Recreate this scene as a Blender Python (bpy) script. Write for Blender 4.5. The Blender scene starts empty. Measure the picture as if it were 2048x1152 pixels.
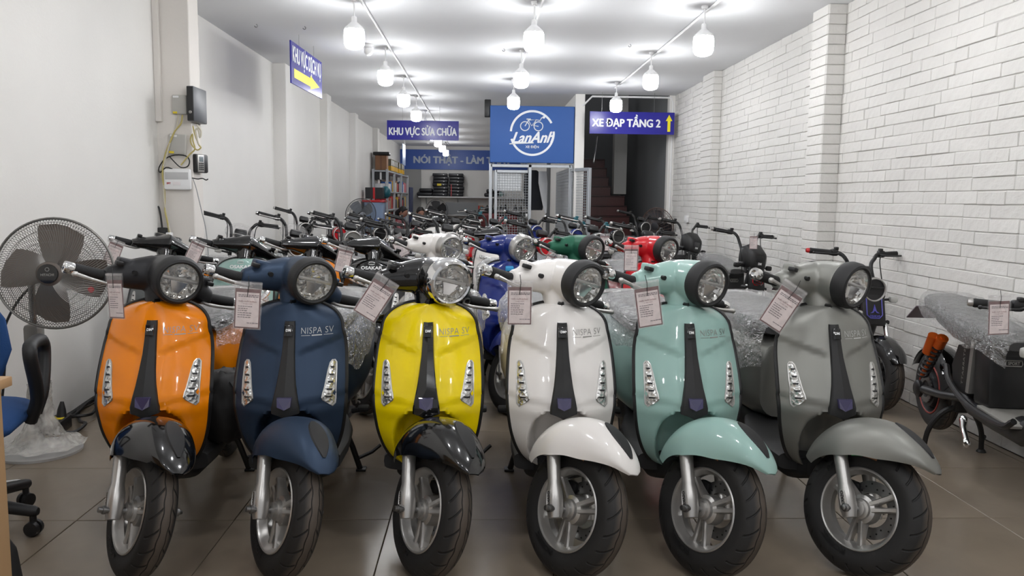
import bpy, bmesh, math, random
from math import sin, cos, pi, radians as R, sqrt
from mathutils import Vector, Matrix, noise, Euler
rnd = random.Random(7)
SC = bpy.context.scene
COL = SC.collection

# ------------------------------------------------------------------ camera, world, exposure
FPX, PIT, YAW, ROL = 1600.0, R(6.35), R(2.21), R(0.70)
_f = Vector((sin(YAW)*cos(PIT), cos(YAW)*cos(PIT), -sin(PIT)))
_r0 = Vector((cos(YAW), -sin(YAW), 0)); _u0 = _r0.cross(_f)
_r = _r0*cos(ROL) + _u0*sin(ROL); _u = _u0*cos(ROL) - _r0*sin(ROL)
cd = bpy.data.cameras.new('camera'); cam = bpy.data.objects.new('camera', cd); COL.objects.link(cam)
cd.sensor_width = 36; cd.lens = FPX/2048*36; cd.clip_start = 0.05; cd.clip_end = 200
_m = Matrix((_r, _u, -_f)).transposed().to_4x4(); _m.translation = (0, 0, 1.25)
cam.matrix_world = _m; SC.camera = cam
w = bpy.data.worlds.new('world'); SC.world = w; w.use_nodes = True
w.node_tree.nodes['Background'].inputs[0].default_value = (0.96, 0.97, 1.0, 1)
w.node_tree.nodes['Background'].inputs[1].default_value = 0.22     # daylight through the open shop front
BULB_STRENGTH = 26.0
SC.view_settings.view_transform = 'Standard'; SC.view_settings.look = 'None'
SC.view_settings.exposure = 1.28; SC.view_settings.gamma = 1.0
SC.view_settings.use_curve_mapping = False

# ------------------------------------------------------------------ materials
def lin(c):
    out = []
    for v in c[:3]:
        v /= 255.0
        out.append(v/12.92 if v <= 0.04045 else ((v+0.055)/1.055)**2.4)
    return (*out, 1)
MATS = {}
def mat(name, rgb, rough=0.5, metal=0.0, coat=0.0, bump=0.0, bscale=80.0, vary=0.0, vscale=6.0, emit=0.0, spec=0.5, stretch=None, alpha=1.0, bkind='noise'):
    if name in MATS: return MATS[name]
    m = bpy.data.materials.new(name); m.use_nodes = True; nt = m.node_tree; b = nt.nodes['Principled BSDF']
    b.inputs['Base Color'].default_value = lin(rgb); b.inputs['Roughness'].default_value = rough
    b.inputs['Metallic'].default_value = metal; b.inputs['Coat Weight'].default_value = coat
    b.inputs['Coat Roughness'].default_value = 0.04; b.inputs['Specular IOR Level'].default_value = spec
    b.inputs['Alpha'].default_value = alpha
    tc = nt.nodes.new('ShaderNodeTexCoord'); src = tc.outputs['Object']
    if stretch:
        mp = nt.nodes.new('ShaderNodeMapping'); mp.inputs['Scale'].default_value = stretch
        nt.links.new(src, mp.inputs[0]); src = mp.outputs[0]
    if vary:
        n = nt.nodes.new('ShaderNodeTexNoise'); n.inputs['Scale'].default_value = vscale; n.inputs['Detail'].default_value = 5
        nt.links.new(src, n.inputs['Vector'])
        r = nt.nodes.new('ShaderNodeValToRGB'); l = lin(rgb)
        r.color_ramp.elements[0].position = 0.3; r.color_ramp.elements[1].position = 0.7
        r.color_ramp.elements[0].color = tuple(v*(1-vary) for v in l[:3])+(1,)
        r.color_ramp.elements[1].color = tuple(min(1, v*(1+vary)) for v in l[:3])+(1,)
        nt.links.new(n.outputs[0], r.inputs[0]); nt.links.new(r.outputs[0], b.inputs['Base Color'])
    if bump:
        if bkind == 'voronoi':
            n2 = nt.nodes.new('ShaderNodeTexVoronoi')
        else:
            n2 = nt.nodes.new('ShaderNodeTexNoise'); n2.inputs['Detail'].default_value = 4
        n2.inputs['Scale'].default_value = bscale
        nt.links.new(src, n2.inputs['Vector'])
        bp = nt.nodes.new('ShaderNodeBump'); bp.inputs['Strength'].default_value = bump; bp.inputs['Distance'].default_value = 0.01
        nt.links.new(n2.outputs[0], bp.inputs['Height']); nt.links.new(bp.outputs[0], b.inputs['Normal'])
    if emit:
        b.inputs['Emission Color'].default_value = (0.975, 0.985, 1.0, 1); b.inputs['Emission Strength'].default_value = emit
    MATS[name] = m; return m

def glassy(name, rgb, fac, rough=0.08, bump=0.0, bscale=30.0, stretch=None, metal=0.0):
    """clear film / clear plastic: a share of see-through and a share of glossy film"""
    if name in MATS: return MATS[name]
    m = bpy.data.materials.new(name); m.use_nodes = True; nt = m.node_tree; b = nt.nodes['Principled BSDF']
    b.inputs['Base Color'].default_value = lin(rgb); b.inputs['Roughness'].default_value = rough
    b.inputs['Metallic'].default_value = metal
    tr = nt.nodes.new('ShaderNodeBsdfTransparent'); mx = nt.nodes.new('ShaderNodeMixShader'); mx.inputs[0].default_value = fac
    out = nt.nodes['Material Output']
    nt.links.new(tr.outputs[0], mx.inputs[1]); nt.links.new(b.outputs[0], mx.inputs[2]); nt.links.new(mx.outputs[0], out.inputs[0])
    if bump:
        tc = nt.nodes.new('ShaderNodeTexCoord'); src = tc.outputs['Object']
        if stretch:
            mp = nt.nodes.new('ShaderNodeMapping'); mp.inputs['Scale'].default_value = stretch
            nt.links.new(src, mp.inputs[0]); src = mp.outputs[0]
        n2 = nt.nodes.new('ShaderNodeTexNoise'); n2.inputs['Scale'].default_value = bscale; n2.inputs['Detail'].default_value = 6
        n2.inputs['Distortion'].default_value = 0.6; n2.noise_type = 'RIDGED_MULTIFRACTAL' if bump > 0.5 else 'FBM'
        nt.links.new(src, n2.inputs['Vector'])
        bp = nt.nodes.new('ShaderNodeBump'); bp.inputs['Strength'].default_value = min(1, bump); bp.inputs['Distance'].default_value = 0.012
        nt.links.new(n2.outputs[0], bp.inputs['Height']); nt.links.new(bp.outputs[0], b.inputs['Normal'])
        rp = nt.nodes.new('ShaderNodeMapRange'); rp.inputs[1].default_value = 0.3 if bump <= 0.5 else 0.5; rp.inputs[2].default_value = 0.7 if bump <= 0.5 else 1.6
        rp.inputs[3].default_value = fac*0.6; rp.inputs[4].default_value = min(1, fac*2.2)
        nt.links.new(n2.outputs[0], rp.inputs[0]); nt.links.new(rp.outputs[0], mx.inputs[0])
    MATS[name] = m; return m

def film_mat():
    """crinkled clear film: see-through, a thin milky veil on the creases, and a wet gloss that the wrinkles break up"""
    m = bpy.data.materials.new('crinkled clear film'); m.use_nodes = True; nt = m.node_tree; N = nt.nodes.new; L = nt.links.new
    nt.nodes.remove(nt.nodes['Principled BSDF']); out = nt.nodes['Material Output']
    tc = N('ShaderNodeTexCoord'); mp = N('ShaderNodeMapping'); mp.inputs['Scale'].default_value = (1.0, 1.5, 1.1); L(tc.outputs['Object'], mp.inputs[0])
    n1 = N('ShaderNodeTexNoise'); n1.noise_type = 'RIDGED_MULTIFRACTAL'; n1.inputs['Scale'].default_value = 11; n1.inputs['Detail'].default_value = 5; n1.inputs['Distortion'].default_value = 1.5; L(mp.outputs[0], n1.inputs['Vector'])
    n2 = N('ShaderNodeTexNoise'); n2.inputs['Scale'].default_value = 34; n2.inputs['Detail'].default_value = 3; n2.inputs['Distortion'].default_value = 2.5; L(mp.outputs[0], n2.inputs['Vector'])
    ad = N('ShaderNodeMath'); ad.operation = 'MULTIPLY_ADD'; L(n2.outputs[0], ad.inputs[0]); ad.inputs[1].default_value = 0.9; L(n1.outputs[0], ad.inputs[2])
    bp = N('ShaderNodeBump'); bp.inputs['Strength'].default_value = 1.0; bp.inputs['Distance'].default_value = 0.035; L(ad.outputs[0], bp.inputs['Height'])
    df = N('ShaderNodeBsdfDiffuse'); df.inputs[0].default_value = lin((205, 205, 205)); L(bp.outputs[0], df.inputs['Normal'])
    gl = N('ShaderNodeBsdfGlossy'); gl.inputs[0].default_value = (0.95, 0.95, 0.95, 1); gl.inputs['Roughness'].default_value = 0.11; L(bp.outputs[0], gl.inputs['Normal'])
    tr = N('ShaderNodeBsdfTransparent'); rp = N('ShaderNodeMapRange'); L(n2.outputs[0], rp.inputs[0]); rp.inputs[1].default_value = 0.42; rp.inputs[2].default_value = 0.68; rp.inputs[3].default_value = 0.10; rp.inputs[4].default_value = 0.34
    m1 = N('ShaderNodeMixShader'); L(rp.outputs[0], m1.inputs[0]); L(tr.outputs[0], m1.inputs[1]); L(df.outputs[0], m1.inputs[2])
    m2 = N('ShaderNodeMixShader'); m2.inputs[0].default_value = 0.26; L(m1.outputs[0], m2.inputs[1]); L(gl.outputs[0], m2.inputs[2]); L(m2.outputs[0], out.inputs[0])
    MATS['crinkled clear film'] = m; return m
def tyre_mat():
    """rubber with V grooves cut round the tread (angle round the axle, read from object space)"""
    m = bpy.data.materials.new('tyre rubber'); m.use_nodes = True; nt = m.node_tree; b = nt.nodes['Principled BSDF']
    N = nt.nodes.new; L = nt.links.new
    b.inputs['Base Color'].default_value = lin((38, 36, 35)); b.inputs['Roughness'].default_value = 0.62
    tc = N('ShaderNodeTexCoord'); sp = N('ShaderNodeSeparateXYZ'); L(tc.outputs['Object'], sp.inputs[0])
    at = N('ShaderNodeMath'); at.operation = 'ARCTAN2'; L(sp.outputs['Y'], at.inputs[0]); L(sp.outputs['Z'], at.inputs[1])
    ab = N('ShaderNodeMath'); ab.operation = 'ABSOLUTE'; L(sp.outputs['X'], ab.inputs[0])
    k = N('ShaderNodeMath'); k.operation = 'MULTIPLY_ADD'; L(ab.outputs[0], k.inputs[0]); k.inputs[1].default_value = 6.5; L(at.outputs[0], k.inputs[2])
    s = N('ShaderNodeMath'); s.operation = 'MULTIPLY'; L(k.outputs[0], s.inputs[0]); s.inputs[1].default_value = 22
    sn = N('ShaderNodeMath'); sn.operation = 'SINE'; L(s.outputs[0], sn.inputs[0])
    gr = N('ShaderNodeMapRange'); L(sn.outputs[0], gr.inputs[0]); gr.inputs[1].default_value = 0.86; gr.inputs[2].default_value = 0.97
    # wavy rib line beside the centre
    s2 = N('ShaderNodeMath'); s2.operation = 'MULTIPLY'; L(at.outputs[0], s2.inputs[0]); s2.inputs[1].default_value = 22
    sn2 = N('ShaderNodeMath'); sn2.operation = 'SINE'; L(s2.outputs[0], sn2.inputs[0])
    wv = N('ShaderNodeMath'); wv.operation = 'MULTIPLY_ADD'; L(sn2.outputs[0], wv.inputs[0]); wv.inputs[1].default_value = 0.0015; wv.inputs[2].default_value = 0.012
    df = N('ShaderNodeMath'); df.operation = 'SUBTRACT'; L(ab.outputs[0], df.inputs[0]); L(wv.outputs[0], df.inputs[1])
    da = N('ShaderNodeMath'); da.operation = 'ABSOLUTE'; L(df.outputs[0], da.inputs[0])
    g2 = N('ShaderNodeMapRange'); L(da.outputs[0], g2.inputs[0]); g2.inputs[1].default_value = 0.0018; g2.inputs[2].default_value = 0.0008
    # tread radius mask
    r2 = N('ShaderNodeVectorMath'); r2.operation = 'LENGTH'
    cb = N('ShaderNodeCombineXYZ'); L(sp.outputs['Y'], cb.inputs[1]); L(sp.outputs['Z'], cb.inputs[2]); L(cb.outputs[0], r2.inputs[0])
    mk = N('ShaderNodeMapRange'); L(r2.outputs['Value'], mk.inputs[0]); mk.inputs[1].default_value = 0.186; mk.inputs[2].default_value = 0.19
    mk2 = N('ShaderNodeMapRange'); L(ab.outputs[0], mk2.inputs[0]); mk2.inputs[1].default_value = 0.012; mk2.inputs[2].default_value = 0.016
    mu0 = N('ShaderNodeMath'); mu0.operation = 'MULTIPLY'; L(gr.outputs[0], mu0.inputs[0]); L(mk2.outputs[0], mu0.inputs[1])
    mx = N('ShaderNodeMath'); mx.operation = 'MAXIMUM'; L(mu0.outputs[0], mx.inputs[0]); L(g2.outputs[0], mx.inputs[1])
    mu = N('ShaderNodeMath'); mu.operation = 'MULTIPLY'; L(mx.outputs[0], mu.inputs[0]); L(mk.outputs[0], mu.inputs[1])
    bp = N('ShaderNodeBump'); bp.invert = True; bp.inputs['Strength'].default_value = 1.0; bp.inputs['Distance'].default_value = 0.004
    L(mu.outputs[0], bp.inputs['Height']); L(bp.outputs[0], b.inputs['Normal'])
    # dusty centre band of the tread
    du = N('ShaderNodeMapRange'); L(ab.outputs[0], du.inputs[0]); du.inputs[1].default_value = 0.03; du.inputs[2].default_value = 0.016
    dm = N('ShaderNodeMath'); dm.operation = 'MULTIPLY'; L(du.outputs[0], dm.inputs[0]); L(mk.outputs[0], dm.inputs[1])
    c1 = N('ShaderNodeMix'); c1.data_type = 'RGBA'; L(dm.outputs[0], c1.inputs[0]); c1.inputs[6].default_value = lin((34, 33, 33)); c1.inputs[7].default_value = lin((82, 73, 65))
    c2 = N('ShaderNodeMix'); c2.data_type = 'RGBA'; L(mu.outputs[0], c2.inputs[0]); L(c1.outputs[2], c2.inputs[6]); c2.inputs[7].default_value = lin((16, 15, 15))
    L(c2.outputs[2], b.inputs['Base Color'])
    MATS['tyre rubber'] = m; return m

m_tyre = tyre_mat()
m_chrome = mat('chrome', (225, 225, 225), 0.08, 1.0)
m_silver = mat('silver painted alloy', (190, 188, 185), 0.32, 0.75)
m_black = mat('satin black plastic', (26, 26, 27), 0.42)
m_matte = mat('matte black plastic', (34, 34, 35), 0.62)
m_gblack = mat('gloss black plastic', (12, 12, 13), 0.12, coat=0.6)
m_rubber = mat('black rubber', (24, 24, 25), 0.7, bump=0.25, bscale=350)
m_steel = mat('brushed steel', (150, 150, 150), 0.35, 1.0)
m_crystal = mat('faceted reflector', (215, 215, 212), 0.22, 0.8, bump=0.45, bscale=70, bkind='voronoi')
m_crystal2 = mat('faceted lamp bowl', (225, 224, 220), 0.10, 0.95, bump=0.12, bscale=30, bkind='voronoi')
m_clear = glassy('clear lens', (240, 242, 245), 0.10, 0.03)
m_plum = mat('plum tinted lens', (64, 60, 96), 0.08, coat=1.0)
m_seat = mat('dark grey seat vinyl', (74, 74, 75), 0.5)
m_film = film_mat()
m_drape = glassy('milky crumpled film', (222, 219, 212), 0.34, 0.16, bump=0.5, bscale=16)
m_pouch = glassy('clear zip pouch', (225, 222, 222), 0.13, 0.10, bump=0.3, bscale=25)
m_card = mat('pale printed card', (236, 222, 220), 0.6)
m_cardrim = mat('dark red card edge', (104, 58, 58), 0.55)
m_ink = mat('grey red ink', (150, 110, 110), 0.7)
m_ink2 = mat('dark ink', (80, 70, 78), 0.7)
m_white = mat('white gloss print', (235, 235, 235), 0.4)
m_gprint = mat('grey print', (148, 146, 142), 0.35, 0.5)
m_red = mat('red gloss paint', (196, 24, 34), 0.18, coat=0.6)
m_dred = mat('dark red paint', (120, 26, 30), 0.35)
m_brown = mat('brown grip rubber', (94, 66, 46), 0.6)
m_teal = mat('teal switch plastic', (26, 92, 104), 0.4)
m_orange = mat('orange anodised', (214, 96, 30), 0.3, 0.5)
m_amber = mat('amber lens', (222, 140, 30), 0.2)
m_motor = mat('motor casing', (46, 46, 48), 0.45, 0.4)
m_yellowlab = mat('yellow sticker', (224, 200, 40), 0.5)
m_greenlab = mat('green sticker', (58, 150, 84), 0.5)
m_orlab = mat('orange brown sticker', (150, 98, 62), 0.5)

# ------------------------------------------------------------------ mesh helpers
class G:
    """growing list of vertices and faces that becomes ONE mesh"""
    def __init__(s): s.V = []; s.F = []
    def add(s, V, F, mx=None):
        o = len(s.V)
        s.V += [tuple(mx @ Vector(v)) if mx else tuple(v) for v in V]
        s.F += [tuple(i+o for i in f) for f in F]; return s
    def grid(s, P, cu=False, cv=False, mx=None):
        n, m = len(P), len(P[0]); V = [p for r in P for p in r]; F = []
        for i in range(n if cu else n-1):
            for j in range(m if cv else m-1):
                a, b = i, (i+1) % n; c, d = j, (j+1) % m
                F.append((a*m+c, b*m+c, b*m+d, a*m+d))
        return s.add(V, F, mx)
    def loft(s, loops, cap=True, mx=None):
        n, m = len(loops), len(loops[0]); V = [p for l in loops for p in l]; F = []
        for i in range(n-1):
            for j in range(m):
                k = (j+1) % m; F.append((i*m+j, (i+1)*m+j, (i+1)*m+k, i*m+k))
        if cap: F.append(tuple(range(m))); F.append(tuple((n-1)*m+j for j in range(m))[::-1])
        return s.add(V, F, mx)
    def lathe(s, prof, n=24, axis='Z', mx=None, cap=True):
        loops = []
        for r, h in prof:
            L = []
            for k in range(n):
                a = 2*pi*k/n; c, d = r*cos(a), r*sin(a)
                L.append((c, d, h) if axis == 'Z' else ((h, c, d) if axis == 'X' else (c, h, d)))
            loops.append(L)
        return s.loft(loops, cap, mx)
    def tube(s, pts, r, n=8, mx=None, cap=True, flat=1.0, closed=False):
        pts = [Vector(p) for p in pts]; N = len(pts); rr = r if isinstance(r, (list, tuple)) else [r]*N
        T = []
        for i in range(N):
            a = pts[i-1] if (i or closed) else pts[0]; b = pts[(i+1) % N] if (closed or i < N-1) else pts[-1]
            t = (b-a); T.append(t.normalized() if t.length > 1e-9 else Vector((0, 0, 1)))
        ref = Vector((0, 0, 1)) if abs(T[0].z) < 0.9 else Vector((0, 1, 0))
        u = (ref - T[0]*ref.dot(T[0])).normalized(); loops = []
        for i in range(N):
            u = (u - T[i]*u.dot(T[i])); u = u.normalized() if u.length > 1e-6 else T[i].orthogonal().normalized()
            v = T[i].cross(u)
            loops.append([tuple(pts[i] + u*(rr[i]*flat*cos(2*pi*k/n)) + v*(rr[i]*sin(2*pi*k/n))) for k in range(n)])
        if closed:
            return s.grid(loops+[loops[0]], False, True, mx)
        return s.loft(loops, cap, mx)
    def box(s, c, d, mx=None):
        x, y, z = c; a, b, e = d[0]/2, d[1]/2, d[2]/2
        V = [(x+i*a, y+j*b, z+k*e) for i in (-1, 1) for j in (-1, 1) for k in (-1, 1)]
        return s.add(V, [(0, 1, 3, 2), (4, 6, 7, 5), (0, 4, 5, 1), (2, 3, 7, 6), (0, 2, 6, 4), (1, 5, 7, 3)], mx)
    def rbox(s, c, d, r=0.01, seg=2, mx=None):
        bm = bmesh.new(); bmesh.ops.create_cube(bm, size=1.0)
        for v in bm.verts: v.co = Vector((v.co.x*d[0], v.co.y*d[1], v.co.z*d[2]))
        r = min(r, min(d)*0.49)
        bmesh.ops.bevel(bm, geom=bm.edges[:], offset=r, segments=seg, affect='EDGES', profile=0.5)
        bm.verts.index_update()
        V = [tuple(v.co + Vector(c)) for v in bm.verts]; F = [tuple(v.index for v in f.verts) for f in bm.faces]; bm.free()
        return s.add(V, F, mx)
    def poly(s, P, n, t):
        """closed outline P (3D, planar) pushed along n by t"""
        n = Vector(n)*t; A = [tuple(p) for p in P]; B = [tuple(Vector(p)+n) for p in P]; m = len(P)
        F = [tuple(range(m))[::-1], tuple(range(m, 2*m))] + [(i, (i+1) % m, m+(i+1) % m, m+i) for i in range(m)]
        return s.add(A+B, F)
    def ell(s, c, r, n=16, m=10, mx=None):
        P = []
        for i in range(1, m):
            a = pi*i/m; P.append([(c[0]+r[0]*sin(a)*cos(2*pi*k/n), c[1]+r[1]*sin(a)*sin(2*pi*k/n), c[2]+r[2]*cos(a)) for k in range(n)])
        return s.loft(P, True, mx)

def mesh(name, g, smooth=38, fix=True):
    me = bpy.data.meshes.new(name); me.from_pydata(g.V, [], g.F)
    if fix:
        bm = bmesh.new(); bm.from_mesh(me); bmesh.ops.recalc_face_normals(bm, faces=bm.faces[:]); bm.to_mesh(me); bm.free()
    if smooth:
        me.polygons.foreach_set('use_smooth', [True]*len(me.polygons)); me.set_sharp_from_angle(angle=R(smooth))
    me.update(); return me

def ob(name, me, m=None, parent=None, mx=None, smooth=38, **props):
    if isinstance(me, G): me = mesh(name, me, smooth)
    o = bpy.data.objects.new(name, me); COL.objects.link(o)
    if m is not None:
        if len(me.materials) == 0: me.materials.append(m)
        elif me.materials[0] is not m:
            o.material_slots[0].link = 'OBJECT'; o.material_slots[0].material = m
    if parent is not None: o.parent = parent
    if mx is not None: o.matrix_basis = mx
    for k, v in props.items(): o[k] = v
    return o

def thing(name, label, cat, loc=(0, 0, 0), rz=0.0, group=None):
    o = bpy.data.objects.new(name, None); COL.objects.link(o); o.location = loc; o.rotation_euler = (0, 0, rz)
    o.empty_display_size = 0.1; o['label'] = label; o['category'] = cat
    if group: o['group'] = group
    return o
def tag(o, label, cat, group=None):
    o['label'] = label; o['category'] = cat
    if group: o['group'] = group
    return o

def blended(name, g, vox, smooth=6, ratio=1.0):
    """voxel-blend overlapping closed shapes into one smooth skin"""
    me = bpy.data.meshes.new('tmp'); me.from_pydata(g.V, [], g.F)
    o = bpy.data.objects.new('tmp', me); COL.objects.link(o)
    bm = bmesh.new(); bm.from_mesh(me); bmesh.ops.recalc_face_normals(bm, faces=bm.faces[:]); bm.to_mesh(me); bm.free()
    r = o.modifiers.new('r', 'REMESH'); r.mode = 'VOXEL'; r.voxel_size = vox
    if smooth:
        k = o.modifiers.new('s', 'SMOOTH'); k.iterations = smooth; k.factor = 0.5
    if ratio < 1:
        d = o.modifiers.new('d', 'DECIMATE'); d.ratio = ratio
    dg = bpy.context.evaluated_depsgraph_get(); dg.update()
    out = bpy.data.meshes.new_from_object(o.evaluated_get(dg)); out.name = name
    bpy.data.objects.remove(o); bpy.data.meshes.remove(me)
    out.polygons.foreach_set('use_smooth', [True]*len(out.polygons)); out.materials.clear()
    return out

def text_geo(body, size=1.0, bold=0.0, align='CENTER', shear=0.0, sx=1.0, space=1.0, extrude=0.0):
    c = bpy.data.curves.new('t', 'FONT'); c.body = body; c.size = size; c.offset = bold; c.align_x = align; c.align_y = 'CENTER'
    c.shear = shear; c.space_character = space; c.extrude = extrude; c.resolution_u = 3
    o = bpy.data.objects.new('t', c); COL.objects.link(o)
    dg = bpy.context.evaluated_depsgraph_get(); dg.update()
    me = bpy.data.meshes.new_from_object(o.evaluated_get(dg))
    g = G(); g.add([(v.co.x*sx, v.co.y, v.co.z) for v in me.vertices], [tuple(p.vertices) for p in me.polygons])
    bpy.data.objects.remove(o); bpy.data.curves.remove(c); bpy.data.meshes.remove(me)
    return g
def bold_geo(body, b, size=0.2):
    """heavy lettering: the outline laid over itself a few times, each a hair in front of the last"""
    base = text_geo(body, size); g = G()
    for i, (dx, dy) in enumerate(((-b, 0), (b, 0), (0, -b*0.6), (0, b*0.6), (-b*0.5, 0), (b*0.5, 0), (0, 0))):
        g.add([(v[0]+dx, v[1]+dy, i*0.00025) for v in base.V], base.F)
    return g
def fit_w(g, width, height=None):
    xs = [v[0] for v in g.V]; ys = [v[1] for v in g.V]
    cx = (max(xs)+min(xs))/2; cy = (max(ys)+min(ys))/2
    kx = width/(max(xs)-min(xs)); ky = height/(max(ys)-min(ys)) if height else kx
    g.V = [((v[0]-cx)*kx, (v[1]-cy)*ky, v[2]) for v in g.V]; return g
def facing(g, fn):
    g.V = [fn(v) for v in g.V]; return g
def interp(tab, x):
    if x <= tab[0][0]: return tab[0][1]
    for (a, p), (b, q) in zip(tab, tab[1:]):
        if x <= b:
            t = (x-a)/(b-a); t = t*t*(3-2*t) if False else t
            return p+(q-p)*t
    return tab[-1][1]
def catmull(tab, x):
    n = len(tab)
    if x <= tab[0][0]: return tab[0][1]
    if x >= tab[-1][0]: return tab[-1][1]
    for i in range(n-1):
        if x <= tab[i+1][0]:
            x0, y0 = tab[i]; x1, y1 = tab[i+1]; h = x1-x0; t = (x-x0)/h
            m0 = (tab[i+1][1]-tab[i-1][1])/(tab[i+1][0]-tab[i-1][0]) if i else (y1-y0)/h
            m1 = (tab[i+2][1]-tab[i][1])/(tab[i+2][0]-tab[i][0]) if i < n-2 else (y1-y0)/h
            return (2*t**3-3*t*t+1)*y0+(t**3-2*t*t+t)*h*m0+(-2*t**3+3*t*t)*y1+(t**3-t*t)*h*m1
def sm(a, b, x):
    t = max(0, min(1, (x-a)/(b-a))); return t*t*(3-2*t)
def arc(c, r, a0, a1, n, plane='XZ'):
    out = []
    for i in range(n+1):
        a = R(a0+(a1-a0)*i/n); p, q = r*cos(a), r*sin(a)
        out.append((c[0]+p, c[1], c[2]+q) if plane == 'XZ' else (c[0]+p, c[1]+q, c[2]) if plane == 'XY' else (c[0], c[1]+p, c[2]+q))
    return out
def curve_pts(P, n=24):
    """smooth path through points"""
    P = [Vector(p) for p in P]; out = []
    for i in range(len(P)-1):
        a = P[i-1] if i else P[0]*2-P[1]; b, c = P[i], P[i+1]; d = P[i+2] if i+2 < len(P) else P[-1]*2-P[-2]
        k = max(2, n//(len(P)-1))
        for j in range(k):
            t = j/k
            out.append(tuple(0.5*((2*b)+(c-a)*t+(2*a-5*b+4*c-d)*t*t+(3*b-a-3*c+d)*t**3)))
    out.append(tuple(P[-1])); return out
# ------------------------------------------------------------------ big-wheeled retro scooter (front axle at y=0, nose to -y)
WR = 0.222
RAKE = R(27)
AX_P = Vector((0, 0.05, 0.222)); AX_D = Vector((0, sin(RAKE), cos(RAKE)))
def steer(a, p=AX_P, d=AX_D):
    return Matrix.Translation(p) @ Matrix.Rotation(a, 4, d) @ Matrix.Translation(-p)
def ax_at(z): return AX_P + AX_D*((z-AX_P.z)/AX_D.z)

W_TAB = [(0.255, 0.0), (0.268, 0.06), (0.29, 0.105), (0.33, 0.143), (0.40, 0.172), (0.48, 0.187), (0.56, 0.193), (0.64, 0.191), (0.72, 0.184), (0.78, 0.171)]
ZT = 0.872
def sh_w(z):
    if z > 0.78:
        return 0.171*sqrt(max(0, 1-((z-0.78)/(ZT-0.78))**2))**0.8
    return catmull(W_TAB, z)
YC = [(0.255, 0.235), (0.30, 0.205), (0.40, 0.175), (0.48, 0.165), (0.52, 0.163), (0.60, 0.187), (0.70, 0.226), (0.80, 0.264), (0.872, 0.293)]
def sh_raw(x, z):
    wv = max(sh_w(z), 0.02); s = min(1.2, abs(x)/wv)
    y = catmull(YC, z) + 0.082*s**2.3
    y += 0.018*sm(0.50, 0.46, z)*(1-s)            # chin falls away below the lower crease
    zc = 0.70 + 0.35*max(0, abs(x)-0.03)           # upper crease climbs outwards
    y += 0.009*sm(zc+0.007, zc-0.003, z)*sm(0.5, 0.62, z)*sm(0.02, 0.05, abs(x)) - 0.004*sm(0.015, 0.05, abs(x))*0
    zl = 0.535 + 0.16*abs(x)                       # lower crease
    y -= 0.009*sm(zl-0.014, zl, z)*sm(0.72, 0.6, z)
    return y
ARCH = [(0.255, 0.02), (0.28, 0.075), (0.33, 0.108), (0.40, 0.118), (0.45, 0.108), (0.48, 0.09), (0.505, 0.055), (0.518, 0.0)]
def surf(x, z):
    y = sh_raw(x, z)
    if z < 0.519:
        a = catmull(ARCH, z); y += 0.095*sm(a+0.006, a-0.03, abs(x))*sm(0.519, 0.50, z)
    return y
def shield_rows(n=64):
    zs = []
    for i in range(n+1):
        t = i/n; zs.append(0.2555 + (ZT-0.0004-0.2555)*(0.5-0.5*cos(pi*t))*0.55 + (ZT-0.0004-0.2555)*t*0.45)
    return zs
def make_shield():
    g = G(); P = []
    for z in shield_rows():
        wv = sh_w(z); P.append([(wv*s, surf(wv*s, z), z) for s in [(-1+2*j/56) for j in range(57)]])
    g.grid(P); return mesh('leg_shield', g, 60)
def outline(off=0.0, z0=0.30):
    zs = [z for z in shield_rows(80) if z > z0]
    L = [(-sh_w(z), sh_raw(-sh_w(z), z)+off, z) for z in zs]; Rr = [(sh_w(z), sh_raw(sh_w(z), z)+off, z) for z in zs[::-1]]
    return L + [(0, sh_raw(0, ZT)+off, ZT+0.001)] + Rr
def make_trim():
    g = G(); g.tube(outline(0.004), 0.0085, 6); return mesh('shield_edging', g)
def make_inner():
    g = G(); P = []
    for z in [0.2555+(ZT-0.003-0.2555)*i/24 for i in range(25)]:
        wv = sh_w(z)*0.985; P.append([(wv*s, sh_raw(wv*s, z)*0.4 + 0.6*sh_raw(wv, z) + 0.02 + 0.06*(1-s*s)*0.6 + 0.10*sm(0.56, 0.5, z)*(1-s*s), z) for s in [(-1+2*j/16) for j in range(17)]])
    g.grid(P); return mesh('inner_panel', g)
def strip_w(z): return catmull([(0.498, 0.012), (0.508, 0.047), (0.53, 0.046), (0.60, 0.033), (0.70, 0.0225), (0.80, 0.0185), (0.812, 0.017)], z)
def strip_y(x, z):
    return sh_raw(0, z) - 0.010 - 0.010*max(0, 1-abs(x)/max(0.01, strip_w(z))) - 0.006*sm(0.62, 0.5, z)
def make_strip():
    g = G(); P = []
    zs = [0.498, 0.502, 0.508, 0.53, 0.56, 0.6, 0.65, 0.7, 0.74, 0.78, 0.80, 0.812]
    for z in zs:
        wv = strip_w(z); zz = z
        row = [(-wv, strip_y(wv, z)+0.03, z)]
        for s in (-1, -0.9, -0.5, 0, 0.5, 0.9, 1):
            row.append((wv*s, strip_y(wv*s, z) + (0.004 if abs(s) == 1 else 0), z - (0.010*(1-abs(s)) if z < 0.51 else 0)))
        row.append((wv, strip_y(wv, z)+0.03, z)); P.append(row)
    g.grid(P); top = P[-1]; g.V += [(v[0], v[1]+0.03, v[2]-0.002) for v in top]
    n = len(top); b = len(g.V)-n; a = (len(zs)-1)*n
    g.F += [(a+j, a+j+1, b+j+1, b+j) for j in range(n-1)]
    bot = P[0]; g.V += [(v[0], v[1]+0.03, v[2]+0.004) for v in bot]; b = len(g.V)-n
    g.F += [(j, b+j, b+j+1, j+1) for j in range(n-1)]
    return mesh('centre_strip', g, 28)
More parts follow.
